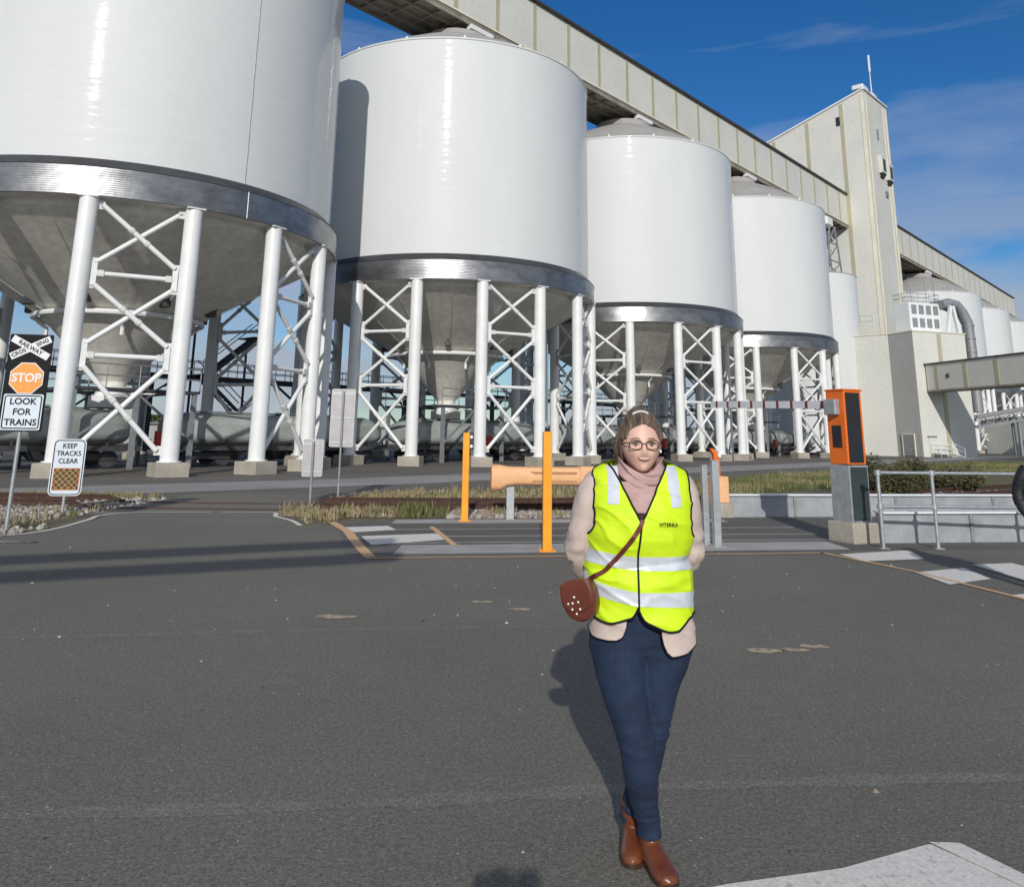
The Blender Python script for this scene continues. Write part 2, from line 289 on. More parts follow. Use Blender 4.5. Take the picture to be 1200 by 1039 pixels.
# ------------------------------------------------------------------ railway
def catmull(P, n=10):
    out = []
    for i in range(len(P)-1):
        p0, p1, p2, p3 = [Vector(P[max(0, min(len(P)-1, j))]) for j in (i-1, i, i+1, i+2)]
        for k in range(n):
            t = k/n; out.append(.5*((2*p1)+(-p0+p2)*t+(2*p0-5*p1+4*p2-p3)*t*t+(-p0+3*p1-3*p2+p3)*t**3))
    out.append(Vector(P[-1])); return out
TR = catmull([(-60, 25), (-28, 21.6), (-16, 20.5), (-10.4, 19.9), (-4.2, 19.8), (1.9, 20.7), (9.5, 24.1), (16, 28.5), (26, 37), (45, 56), (90, 104)], 14)
struct(ribbon([tuple(p) for p in TR], 4.4, -.002).build('ballast', M_BALL))
rl = thing('railway_track', 'rusty railway track curving behind the weighbridge past the level crossing', 'railway track', (0, 0, 0))
for sgn in (-1, 1):
    b = MB(); prof = [(-.07, 0), (.07, 0), (.07, .02), (.015, .04), (.015, .12), (.035, .13), (.035, .165), (-.035, .165), (-.035, .13), (-.015, .12), (-.015, .04), (-.07, .02)]
    rows = []
    for i, p in enumerate(TR):
        t = (TR[min(i+1, len(TR)-1)]-TR[max(i-1, 0)]).normalized(); n = Vector((-t.y, t.x)); dip = 0
        if -9.2 < p.x < -4.3: dip = -.152
        rows.append([(p.x+n.x*(sgn*.8+u), p.y+n.y*(sgn*.8+u), .01+v+dip) for u, v in prof])
    b.grid(rows, closed=True); b.build('rail', M_RUST, rl)
b = MB(); acc = 0
for i in range(len(TR)-1):
    seg = (TR[i+1]-TR[i]).length; t = (TR[i+1]-TR[i]).normalized(); an = math.atan2(t.y, t.x)
    while acc < seg:
        p = TR[i]+t*acc
        if not (-9.2 < p.x < -4.2) and -17 < p.x < 27: b = MB(); b.box((p.x, p.y, .01), (.23, 2.5, .07), rz=an); b.build('sleeper', M_SLEEP, rl)
        acc += .66
    acc -= seg
# loose ballast stones and grasses (uncountable)
def trackdist(x, y):
    return min((Vector((x, y))-p).length for p in TR[20:130])
def stones(n, region, sz):
    b = MB(); vs0 = [(-.5, -.5, -.3), (.5, -.45, -.3), (.55, .5, -.25), (-.45, .5, -.3), (-.35, -.3, .35), (.3, -.38, .42), (.38, .3, .3), (-.3, .35, .4)]
    fs0 = [(3, 2, 1, 0), (4, 5, 6, 7), (0, 1, 5, 4), (1, 2, 6, 5), (2, 3, 7, 6), (3, 0, 4, 7)]
    k = 0
    while k < n:
        x, y = region()
        if x is None: continue
        k += 1; s = random.uniform(*sz); R = Matrix.Translation((x, y, .0+s*.2)) @ Matrix.Rotation(random.random()*6.3, 4, 'Z') @ Matrix.Rotation(random.uniform(-.6, .6), 4, 'X')
        b.add([(p[0]*s*random.uniform(.7, 1.2), p[1]*s*random.uniform(.7, 1.2), p[2]*s) for p in vs0], fs0, random.randrange(3), R)
    return b
def reg_ballast():
    i = random.randrange(10, 100); p = TR[i]+(TR[i+1]-TR[i])*random.random(); t = (TR[i+1]-TR[i]).normalized(); u = random.uniform(-2.1, 1.9)
    x, y = p.x-t.y*u, p.y+t.x*u
    if -8.5 < x < -4.6 or (x > 4.5 and y < 20.5): return None, None
    return x, y
M_ST = [mat('stone_grey', (.34, .31, .28), (.26, .235, .21), rough=.95), mat('stone_brown', (.28, .22, .17), (.2, .16, .12), rough=.95), mat('stone_pale', (.48, .45, .41), (.4, .37, .33), rough=.95)]
def reg_left():
    x = random.uniform(-17, -7.9); y = random.uniform(13.6, 18.6)
    if x > -8.4 and y > 15: return None, None
    if x > -9.0 and random.random() < .8: return None, None
    return x, y
bs = stones(7500, reg_ballast, (.035, .1)); b2 = stones(3300, reg_left, (.04, .13)); bs.add(b2.v, b2.f); bs.mi[-len(b2.f):] = b2.mi
def reg_front():
    x = random.uniform(-1.2, 4.3); y = random.uniform(17.75, 19.2)+.16*x
    return x, y
b3 = stones(1800, reg_front, (.04, .12)); bs.add(b3.v, b3.f); bs.mi[-len(b3.f):] = b3.mi
tag(bs.build('ballast_stones', M_ST), 'loose grey and brown ballast stones beside the rails', 'stones', kind='stuff')
M_GR = [mat('dry_grass', (.44, .35, .22), (.30, .23, .14), rough=.9), mat('green_grass', (.10, .13, .035), (.14, .15, .05), rough=.9), mat('straw_grass', (.30, .25, .12), (.22, .2, .09), rough=.9)]
def tuft(b, x, y, h, n, mi, spread=.08):
    for _ in range(n):
        a = random.random()*6.283; r = random.random()*spread; px, py = x+r*cos(a), y+r*sin(a); hh = h*random.uniform(.5, 1.1); ln = hh*random.uniform(.1, .6); a2 = random.random()*6.283; w = .006+.006*random.random()
        dx, dy = cos(a2), sin(a2)
        b.add([(px-dy*w, py+dx*w, 0), (px+dy*w, py-dx*w, 0), (px+dx*ln*.5+dy*w*.7, py+dy*ln*.5-dx*w*.7, hh*.65), (px+dx*ln*.5-dy*w*.7, py+dy*ln*.5+dx*w*.7, hh*.65), (px+dx*ln, py+dy*ln, hh)], [(0, 1, 2, 3), (3, 2, 4)], mi if random.random() < .8 else random.randrange(3))
gb = MB()
for _ in range(900):  # strip between crossing and weighbridge deck, in front of the rails
    x = random.uniform(-4.7, -1.0) if random.random() < .8 else random.uniform(-1, 4.2); y = random.uniform(0, 1)
    y0 = 16.1 if x < -3.3 else (17.6+.1*(x+1.6)); y0 = max(y0, 16.1+(-3.7-x)*1.9 if x < -3.7 else 0)
    yy = y0+.12+y*(18.6-y0)
    if mnoise.noise(Vector((x*.9, yy*1.3, 3))) < (-.25 if x < -2 else .05): continue
    tuft(gb, x, yy, random.uniform(.05, .2)*(1+mnoise.noise(Vector((x*2, yy*2, 0)))), 8, 0 if random.random() < .7 else 2)
for _ in range(60): tuft(gb, random.gauss(-1.9, .28), random.gauss(17.95, .15), .3, 9, 1)
for _ in range(2200):  # beyond the rails
    x = random.uniform(-5, 4.5); y = 22+random.random()*6
    lim = 22.9 if x < -4 else 24.6+(x+3.9)*.6
    if y > lim or trackdist(x, y) < 1.7: continue
    if mnoise.noise(Vector((x*.7, y*.9, 9))) < -.3: continue
    tuft(gb, x, y, random.uniform(.06, .22)*(1+.8*mnoise.noise(Vector((x*1.3, y*1.3, 0)))), 7, 0 if random.random() < .5 else (1 if mnoise.noise(Vector((x*.5, y*.5, 1))) > .1 else 2))
for _ in range(9000):
    t = random.random()**1.6; x = 3.5+t*36; y = 22.5+t*36+random.random()*14
    c = Vector((x, y)); lim = 28.6+(x-2.9)*1.27
    if y > lim or trackdist(x, y) < 2.0: continue
    tuft(gb, x, y, random.uniform(.08, .24)*(1+.8*mnoise.noise(Vector((x*.6, y*.6, 0)))), 6, 1 if mnoise.noise(Vector((x*.25, y*.25, 1))) > -.12 else 2, .16)
for _ in range(500):
    x = random.uniform(-16, -8.3); y = random.uniform(13.7, 18.4)
    if mnoise.noise(Vector((x*.8, y*.8, 5))) < .05 and x < -9.3: continue
    tuft(gb, x, y, random.uniform(.05, .2), 8, 0 if random.random() < .5 else 1)
for _ in range(400):
    x = random.uniform(-20, -8.8); y = random.uniform(21.4, 22.3); tuft(gb, x, y, .18, 7, 2)
tag(gb.build('verge_grass', M_GR), 'dry straw and green grass growing in the verges beside the railway', 'grass', kind='stuff')
# shrubs on the right verge
def shrub(name, label, x, y, rx, ry, h, n, cat='bush', ms=None, group=None):
    t = thing(name, label, cat, (x, y, 0), group=group)
    b = MB()
    for _ in range(7):
        a = random.random()*6.28; b.tube([(0, 0, 0), (cos(a)*rx*.4, sin(a)*ry*.4, h*.5), (cos(a)*rx*.7, sin(a)*ry*.7, h*.8)], [.03, .02, .008], 5)
    b.build('stem', M_SLEEP, t)
    b = MB(); cl = [(random.uniform(-.8, .8)*rx, random.uniform(-.8, .8)*ry, random.uniform(.2, .75)*h, random.uniform(.25, .45)) for _ in range(14)]
    for _ in range(n):
        cx, cy, cz, cr = random.choice(cl); v = Vector((random.gauss(0, 1), random.gauss(0, 1), random.gauss(0, 1))).normalized()*(random.random()**.4)
        p = Vector((cx+v.x*cr*rx, cy+v.y*cr*ry, max(.02, cz+v.z*cr*h))); s = random.uniform(.03, .075)
        u = Vector((random.gauss(0, 1), random.gauss(0, 1), random.gauss(0, 1))).normalized(); w = u.orthogonal().normalized()
        b.add([p+u*s, p+w*s*.45, p-u*s, p-w*s*.45], [(0, 1, 2, 3)], random.randrange(len(ms or M_LF)))
    b.build('foliage', ms or M_LF, t); return t
M_LF = [mat('leaf_dark', (.05, .065, .02), (.035, .05, .015), rough=.7), mat('leaf_olive', (.11, .115, .035), (.08, .085, .03), rough=.7), mat('leaf_rust', (.13, .085, .04), (.1, .07, .03), rough=.8)]
shrub('low_shrub', 'dark green shrub just right of the orange barrier cabinet beyond the kerb wall', 11.9, 27.0, 1.25, 1.1, 1.15, 9000)
shrub('low_shrub', 'low brownish green shrub filling the verge right of the darker shrub', 14.4, 29.2, 1.3, 1.0, .95, 6000)
for i, (x, y, s) in enumerate([(-118, 172, 9), (-103, 168, 7), (-132, 185, 10), (-88, 171, 6), (-146, 190, 11), (-74, 176, 6)]):
    ms = M_LF
    t = thing('distant_tree', ['broad olive tree on the horizon left of the stop sign', 'lower olive tree beside the broad tree on the left horizon', 'tall tree behind the stop sign board', 'small horizon tree seen between the legs of the nearest silo', 'tallest horizon tree at the far left edge', 'small rounded horizon tree right of the nearest silo legs'][i], 'tree', (x, y, 0), group='trees on the far horizon')
    b = MB(); b.tube([(0, 0, 0), (.2, 0, s*.3), (.5, .2, s*.6)], [.35, .25, .1], 7); b.tube([(.2, 0, s*.3), (-1.5, .4, s*.6)], [.2, .08], 6); b.build('trunk', M_SLEEP, t)
    b = MB(); cl = [(random.uniform(-1, 1)*s*.7, random.uniform(-1, 1)*s*.5, random.uniform(.3, .75)*s, random.uniform(.2, .35)*s) for _ in range(12)]
    for _ in range(2200):
        cx, cy, cz, cr = random.choice(cl); v = Vector((random.gauss(0, 1), random.gauss(0, 1), random.gauss(0, 1))).normalized()*(random.random()**.4)*cr
        p = Vector((cx+v.x, cy+v.y, cz+v.z*.7)); q = random.uniform(.2, .45); u = Vector((random.gauss(0, 1), random.gauss(0, 1), random.gauss(0, 1))).normalized(); w = u.orthogonal()
        b.add([p+u*q, p+w*q*.6, p-u*q, p-w*q*.6], [(0, 1, 2, 3)], random.randrange(2))
    b.build('crown', M_LF, t)
# ------------------------------------------------------------------ silo
RS, RB, RL, ZB, ZT, ZBB, ZBT, ZR = 9.68, 10.06, 9.79, .52, 10.43, 10.48, 12.09, 25.87
PHI, HALF = rad(-107.91), rad(11.29)
def make_silo(label):
    t = thing('grain_silo', label, 'silo', (C0.x, C0.y, 0), group='white grain silos in the row')
    b = MB(); b.lathe([(RS, ZBT-.06), (RS, 16), (RS, 20), (RS, ZR-.12), (RS+.05, ZR-.1), (RS+.05, ZR), (RS-.1, ZR+.03)], 160); b.build('wall', M_SILO, t, 40)
    b = MB(); b.lathe([(RB-.12, ZBB+.0), (RB, ZBB), (RB, ZBT-.46)], 160); b.build('support_band', M_BAND, t, 40)
    b = MB(); b.lathe([(RB, ZBT-.457), (RB+.03, ZBT-.45), (RS+.01, ZBT-.02)], 160); b.build('band_flashing', M_FLASH, t, 40)
    b = MB(); b.lathe([(RS-.12, ZR+.02), (7.5, ZR+1.35), (5, ZR+2.75), (3.2, ZR+3.6), (2.6, ZR+3.75), (2.55, ZR+4.35), (.0, ZR+4.5)], 96); b.build('roof', M_ROOF, t, 25)
    b = MB(); b.lathe([(RB-.13, ZBB+.02), (9.3, ZBB-.02), (9.25, 10.2), (6.5, 8.72), (3.45, 6.92), (3.42, 6.7), (3.0, 6.42), (.62, 3.95), (.58, 3.7)], 128)
    b.build('hopper', M_HOP, t, 20)
    b = MB()
    for k in range(16): a = 2*pi*k/16+.1; b.bar((9.2*cos(a), 9.2*sin(a), 10.19), (3.5*cos(a), 3.5*sin(a), 6.93), .03, .02)
    b.build('hopper_seams', M_HOP, t)
    b = MB(); b.tube([(3.75*cos(2*pi*k/48), 3.75*sin(2*pi*k/48), 6.85) for k in range(49)], .13, 8, cap=False)
    for k in range(8):
        a = PHI+k*pi/4; b.tube([(3.75*cos(a), 3.75*sin(a), 6.85), (3.1*cos(a), 3.1*sin(a), 6.3), (3.1*cos(a), 3.1*sin(a), 5.9)], .09, 6)
    b.build('ring_pipe', M_LEG, t, 40)
    b = MB()
    for k in range(8):
        a = PHI+k*pi/4+pi/8; R = Matrix.Rotation(a, 4, 'Z'); b.bbox((4.25, 0, 7.35), (.5, .35, .35), .05, M=R); b.tube([(4.2, 0, 7.3), (4.7, 0, 7.9)], .12, 8, M=R); b.build('aeration_blower', M_DARKST, t, 40); b = MB()
    b = MB(); b.lathe([(.62, 3.72), (.95, 3.7), (.95, 3.55), (.75, 3.5), (.8, 3.3), (1.0, 3.28), (1.0, 2.75), (.9, 2.7), (0, 2.7)], 24); b.bar((.6, 0, 3.4), (2.4, .5, 3.5), .12); b.bar((1.6, .1, 3.2), (2.2, .7, 3.75), .1); b.build('outlet_valve', M_LEG, t, 40)
    legm = ftm = None
    for k in range(8):
        ang = [PHI+k*pi/4-HALF, PHI+k*pi/4+HALF]
        for a in ang:
            if legm is None:
                b = MB(); b.tube([(0, 0, ZB), (0, 0, ZT+.06)], .345, 28); b.tube([(0, 0, ZB), (0, 0, ZB+.05)], .45, 28); b.box((0, 0, ZT+.03), (.74, .74, .05)); legm = b.mesh('leg', M_LEG, 40)
                b = MB(); b.bbox((0, 0, .24), (1.22, 1.22, .55), .03); ftm = b.mesh('footing', M_FOOT)
            for nm, me in (('leg', legm), ('footing', ftm)):
                o = bpy.data.objects.new(nm, me); COL.objects.link(o); o.parent = t; o.location = (RL*cos(a), RL*sin(a), 0); o.rotation_euler[2] = a
        A, B = [Vector((RL*cos(a), RL*sin(a), 0)) for a in ang]; u = (B-A).normalized(); A2, B2 = A+u*.36, B-u*.36
        if k == 0:
            bm_ = None
        # bracing mesh in local frame of the bay: x along bay, y radial
        if k == 0:
            w = (B-A).length; xa, xb = -w/2+.5, w/2-.5; b = MB(); c = MB()
            for z0, z1 in ((.95, 4.0), (4.85, 7.1), (7.95, 10.2)):
                b.tube([(xa, .05, z0), (xb, .05, z1)], .1, 10); b.tube([(xa, -.07, z1), (xb, -.07, z0)], .1, 10)
                for f in (.42, .58): p = (xa+(xb-xa)*f, -.07, z1+(z0-z1)*f); q = (xa+(xb-xa)*(f+.05 if f > .5 else f-.05), -.07, z1+(z0-z1)*(f+.05 if f > .5 else f-.05)); c.tube([p, q], .13, 10)
                for x, z in ((xa, z0), (xa, z1), (xb, z0), (xb, z1)): sx = 1 if x < 0 else -1; c.box((x-sx*.09, 0, z), (.34, .05, .34)); b.tube([(x+sx*.0, 0, z), (x-sx*.0, 0, z+.001)], .12, 8)
            for z in (4.42, 7.52):
                b.tube([(xa, 0, z), (xb, 0, z)], .095, 10)
                for x in (xa, xb): sx = 1 if x < 0 else -1; b.box((x-sx*.03, 0, z), (.2, .16, .95)); c.box((x+sx*.2, 0, z), (.24, .24, .24))
            b.add(c.v, c.f, 1); bme = b.mesh('bracing', [M_LEG, M_GUS], 40)
        mid = (A+B)/2; o = bpy.data.objects.new('bracing', bme); COL.objects.link(o); o.parent = t; o.location = mid; o.rotation_euler[2] = math.atan2(u.y, u.x)
    b = MB()
    for k in range(16):
        a = PHI+k*pi/8+.05; p = Vector(((RS-.25)*cos(a), (RS-.25)*sin(a), ZR)); b.tube([p, p+Vector((0, 0, .2)), p+Vector((0, 0, .3))], [.08, .11, .04], 8)
        b.build('rim_vent', M_LEG, t, 40); b = MB()
    return t
silo = make_silo('nearest and largest white silo cut off by the left edge of the photo')
labs = ['second white silo from the left, carrying a neighbour\'s shadow on its left side', 'third white silo from the left, directly behind the woman\'s head', 'fourth white silo from the left, smallest before the tall tower']
for k in (1, 2, 3): dup(silo, RP(22.43*k, 0), label=labs[k-1])
for s, lb in ((138, 'first white silo past the tall tower, under the second gallery'), (160.4, 'second white silo past the tower, narrower in view than its neighbour'), (182.8, 'third white silo past the tower at the right edge of the photo'), (205.2, 'farthest white silo at the end of the second gallery')):
    dup(silo, RP(s, 0), label=lb)
# seam conduit on the nearest silo only
b = MB()
def cyl_hit(px, py):  # only used to find the bearing of the conduit
    return 0
SEAM_A = rad(-39.15)
pts = []
for i in range(60):
    z = ZBT-.05+i*(ZR-ZBT)/59; a = SEAM_A+random.uniform(-.0006, .0006); pts.append((C0.x*0+(RS+.012)*cos(a), (RS+.012)*sin(a), z))
b.tube(pts, .022, 5); b.build('down_conduit', M_GREYST, silo, 40)
b = MB(); b.tube([((RB+.012)*cos(SEAM_A), (RB+.012)*sin(SEAM_A), ZBB), ((RB+.012)*cos(SEAM_A), (RB+.012)*sin(SEAM_A), ZBT-.45)], .025, 5); b.build('band_joint', M_GALV, silo)
# small short silo before the tower
t = thing('short_silo', 'short narrow white bin tucked between the fourth silo and the tower', 'silo', RP(88, 0))
b = MB(); b.lathe([(5.9, .3), (5.9, 21.9), (6, 22), (5.8, 22.05)], 96); b.build('wall', M_SILO, t, 40)
b = MB(); b.lathe([(5.8, 22.04), (2, 23.3), (0, 23.5)], 64); b.build('roof', M_ROOF, t, 30)
# lattice trestle on it carrying the gallery
t = thing('lattice_trestle', 'rusty lattice trestle under the end of the gallery beside the tower', 'trestle', RP(90.5, 2.2), ROWROT)
b = MB(); hw0, hw1 = 2.6, .9
for z0, z1 in ((22.2, 24.6), (24.6, 27.0), (27.0, 29.4)):
    f = lambda z: hw0+(hw1-hw0)*(z-22.2)/7.2
    for sx in (-1, 1):
        for sy in (-.6, .6):
            b.bar((sx*f(z0), sy, z0), (sx*f(z1), sy, z1), .18)
        b.bar((sx*f(z0), -.6, z0), (sx*f(z1), .6, z1), .12)
    for sy in (-.6, .6): b.bar((-f(z0), sy, z0), (f(z1), sy, z1), .12); b.bar((-f(z0), sy, z0), (f(z0), sy, z0), .14)
b.build('frame', M_GREYST, t)
b = MB(); b.bbox((-.2, .3, 30.0), (2.2, 1.6, 1.2), .2); b.build('bearing_head', M_LEG, t)
# ------------------------------------------------------------------ galleries
def gallery(s0, s1, label, ribs, z0=30.95, z1=35.75, olive=(0, 999)):
    t = thing('conveyor_gallery', label, 'conveyor gallery', RP(s0, -.15, 0), ROWROT)
    L = s1-s0; hw = 2.35
    b = MB(); b.prism([(0, -hw), (L, -hw), (L, hw), (0, hw)], z0+.25, z1); b.build('cladding_wall', M_CLAD, t)
    b = MB(); b.box((L/2, 0, z1+.06), (L+.2, 2*hw+.5, .12)); b.box((L/2, -hw-.2, z1-.0), (L+.2, .12, .22)); b.build('roof', M_EDGE, t)
    b = MB(); b.box((L/2, 0, z0+.18), (L-.02, 2*hw-.1, .1))
    n = int(L/1.9)
    for i in range(n+1): b.box((min(L-.1, .1+i*1.9), 0, z0+.02), (.12, 2*hw-.1, .24))
    for y in (-2.2, -1.1, 0, 1.1, 2.2): b.box((L/2, y, z0-.02), (L-.05, .14, .3))
    b.build('floor_frame', M_UNDER, t)
    # sheet joints and strips on both long sides
    for x, kind in ribs(L):
        for sy in (-1, 1): w = MB(); w.box((x, sy*(hw+.015), (z0+z1)/2+.1), (.42, .05, z1-z0-.35)); w.build('cladding_strip', M_RIB if kind == 0 else M_RIBL, t)
    b = MB(); b.box((L/2, -hw-.03, z0+.36), (L, .05, .16)); b.box((L/2, hw+.03, z0+.36), (L, .05, .16)); b.build('sill_trim', M_RIBL, t)
    return t
def ribs1(L): return [(x, 1 if x < 55 else 0) for x in np.arange(2.2, L, 4.45)]
def ribs2(L): return [(x, 0) for x in np.arange(1.5, L, 4.4)]
gallery(-40, 98.8, 'long cream conveyor gallery running over the first four silos to the tower', ribs1)
gallery(109.1, 211.5, 'second cream conveyor gallery beyond the tower over the far silos', ribs2)
# short saddles where the gallery sits on the silo roofs
for i, s in enumerate([22.43, 44.86, 67.29, 138, 160.4]):
    t = thing('gallery_saddle', 'white bracket carrying the gallery on the roof of the %s' % ['second silo from the left', 'third silo from the left', 'fourth silo from the left', 'first silo past the tower', 'second silo past the tower'][i], 'bracket', RP(s, 0), ROWROT, 'gallery brackets')
    b = MB(); b.box((.4, -2.05, 30.62), (2.4, .5, .35)); b.box((.4, 1.8, 30.62), (2.4, .5, .35))
    for y in (-2.05, 1.8): b.bar((-.5, y, 30.4), (-1.3, y*.9, 29.0), .16); b.bar((1.3, y, 30.4), (1.8, y*.9, 28.6), .16)
    b.build('beam', M_LEG, t)
# ------------------------------------------------------------------ tower
t = thing('workhouse_tower', 'tall cream clad tower with sloping top and antenna between the galleries', 'tower', RP(98.8, 0), ROWROT)
# local: x along row, y = -off
b = MB(); prof = [(-5.75, 50.8), (22, 41.5)]
vs = [(0, -5.75, 0), (10.2, -5.75, 0), (10.2, 22, 0), (0, 22, 0), (0, -5.75, 50.8), (10.2, -5.75, 51.2), (10.2, 22, 41.9), (0, 22, 41.5)]
b.add(vs, [(3, 2, 1, 0), (4, 5, 6, 7), (0, 1, 5, 4), (1, 2, 6, 5), (2, 3, 7, 6), (3, 0, 4, 7)]); b.build('wall', M_CLAD, t)
for y in (-2.45, 2.7, 7.9, 13): zt = 50.8-(y+5.75)*9.3/27.75-.35; b = MB(); b.box((-.03, y, zt/2), (.06, .5, zt)); b.build('cladding_strip', M_RIB, t)
b = MB(); b.box((-.04, -5.5, 25), (.08, .5, 50.4)); b.box((1.0, -5.79, 25.3), (.45, .08, 50.6)); b.box((8.6, -5.79, 25.3), (.35, .08, 50.6)); b.box((9.9, -5.79, 25.3), (.5, .08, 50.8)); b.build('corner_trim', M_RIBL, t)
b = MB(); b.bar((-.1, -5.8, 50.9), (-.1, 22, 41.6), .25, .22); b.bar((-.1, -5.85, 50.9), (10.3, -5.85, 51.3), .25, .22); b.bbox((1.2, -5.0, 51.4), (2.4, 1.6, .7), .1); b.bbox((5.4, -5.2, 51.5), (1.6, 1.2, .6), .1); b.build('roof_edge', M_WHITE, t)
b = MB(); b.tube([(6.5, -5.0, 51.4), (6.5, -5.0, 55.2), (6.5, -5, 58.6)], [.12, .07, .05], 6); b.tube([(6.5, -5.0, 56), (6.5, -5.0, 58.7)], .16, 6); b.build('antenna', M_WHITE, t)
for y, z in ((-1.9, 46.8), (3.6, 39.6)):
    w = MB(); w.box((-.05, y, z), (.12, .5, 1.3)); w.build('window', M_BLACK, t)
for x, z in ((4.9, 40.6), (8.0, 40.2)):
    w = MB(); w.box((x, -6.05, z), (1.7, .55, 2.6)); w.build('cable_hood', M_CLAD, t)
    w = MB(); w.add([(x-.8, -6.32, z-1.31), (x+.8, -6.32, z-1.31), (x+.8, -5.78, z-2.0), (x-.8, -5.78, z-2.0)], [(0, 1, 2, 3)]); w.box((x, -6.34, z-.1), (1.1, .05, 1.8)); w.build('hood_grille', M_DARKST, t)
for p_, q_ in (((4.8, -5.83, 45.3), (.5, .1, 1.6)), ((6.6, -5.83, 36.6), (1.1, .1, .9))): w = MB(); w.box(p_, q_); w.build('wall_vent', M_GREYST, t)
w = MB()
for z in (17.6, 18.4): w.box((-.03, -3.6, z), (.06, 1.6, .1))
w.box((-.03, -4.4, 18), (.06, .1, .9)); w.box((-.03, -2.8, 18), (.06, .1, .9)); w.build('access_panel', M_CLAD, t)
# lower annexes
t = thing('tower_annexe', 'cream flat-roofed annexe at the foot of the tall tower', 'building', (45.1, 99.6, 0), ROWROT)
b = MB(); b.prism([(0, 0), (6, 0), (6, 6.0), (0, 6.0)], 0, 14.15); b.build('wall', M_CLAD, t)
b = MB(); b.box((3, 3, 14.2), (6.2, 6.2, .12)); b.build('parapet', M_RIBL, t)
FA = rad(90-72)
t = thing('transfer_house', 'cream transfer building with grey ribbed side and roller door', 'building', (46.35, 96.0, 0), FA)
b = MB(); b.prism([(0, 0), (7.7, 0), (7.7, 9), (0, 9)], 0, 14.1); b.build('wall', M_CLAD, t)
b = MB(); b.box((-.03, 2.2, 7.0), (.06, 4.4, 14.0))
for i in range(15): b.box((-.065, .3+i*.28, 7.0), (.02, .14, 14.0))
b.build('grey_cladding', M_GREYCLAD, t)
b = MB(); b.box((3.75, -.03, 7), (.55, .05, 13.9)); b.build('olive_strip', M_RIB, t)
b = MB(); b.box((3.85, 4.5, 14.16), (7.9, 9.2, .12)); b.build('parapet', M_RIBL, t)
d_ = MB(); d_.box((-.16, 1.9, 1.25), (.1, 1.7, 2.3)); d_ = d_.build('roller_door', M_GREYST, t); b = MB(); b.box((-.18, 1.0, 1.3), (.14, .12, 2.5)); b.box((-.18, 2.8, 1.3), (.14, .12, 2.5)); b.box((-.18, 1.9, 2.5), (.14, 1.9, .14)); b.build('door_frame', M_RIBL, d_)
d_ = MB(); d_.box((1.3, -.06, 1.15), (.9, .1, 2.1)); d_ = d_.build('door', M_CLAD, t); b = MB(); b.box((1.3, -.13, 2.28), (1.25, .3, .1)); b.build('door_canopy', M_GREYST, d_)
b = MB(); b.box((1.9, -1.0, .45), (2.2, 1.2, .08))
for i in range(4): b.box((3.2+i*.3, -1.0, .36-i*.1), (.3, 1.1, .05))
for y in (-1.55, -.45):
    for z in (1.0, 1.45): b.tube([(.9, y, z), (3.0, y, z), (4.3, y, z-.5)], .025, 6)
    for x in (.9, 1.9, 3.0): b.tube([(x, y, 0), (x, y, 1.45)], .025, 6)
    b.tube([(4.3, y, 0), (4.3, y, .95)], .025, 6)
b.build('entry_stair', M_WHITE, t, 40)
# dust filter on the annexe roof
t = thing('dust_filter', 'white framed dust filter unit with grey panels on the annexe roof', 'filter unit', (47.3, 98.2, 14.25), FA)
b = MB(); b.bbox((2.6, 1.5, 2.0), (4.6, 2.4, 3.4), .06)
for x in (.4, 4.8):
    for y in (.3, 2.7): b.box((x, y, .25), (.2, .2, .5))
b.build('casing', M_WHITE, t)
for i in range(4):
    for j in range(2):
        w = MB(); w.box((1.0+i*1.08, .28, 1.25+j*1.6), (.72, .05, 1.1)); w.build('panel', M_GREYST, t)
b = MB()
for z in (4.3, 4.8): b.tube([(.3, .3, z), (4.9, .3, z), (4.9, 2.7, z), (.3, 2.7, z), (.3, .3, z)], .035, 6)
for x in (.3, 1.8, 3.4, 4.9):
    b.tube([(x, .3, 3.7), (x, .3, 4.8)], .035, 6); b.tube([(x, 2.7, 3.7), (x, 2.7, 4.8)], .035, 6)
for x in (1.6, 3.9, 5.2): b.tube([(x, 1.2, 3.7), (x, 1.2, 6.4), (x-.25, 1.2, 6.9)], .05, 6)
b.build('guard_rail', M_GREYST, t, 40)
t = thing('exhaust_duct', 'pair of grey exhaust ducts bending down beside the filter unit', 'duct', (51.3, 99.4, 14.2), FA)
for y, x1 in ((0, 4.4), (1.5, 5.9)):
    b = MB(); b.tube([(.6, y, 3.6), (1.8, y, 3.9), (3.0, y, 3.7), (x1-.7, y, 2.9), (x1, y, 1.6), (x1+.1, y, -1), (x1+.1, y, -9)], [.55, .55, .55, .6, .62, .62, .62], 16)
    for z in (1.2, -.4, -2, -3.6): b.tube([(x1+.08, y, z), (x1+.08, y, z+.12)], .7, 16)
    b.build('duct_pipe', M_GREYST, t, 50)
b = MB(); b.bar((.4, -.7, 0), (1.3, -.7, 3.4), .35, mi=0); b.bar((2.2, -.7, 0), (1.6, -.7, 3.4), .35); b.build('duct_bracket', M_WHITE, t)
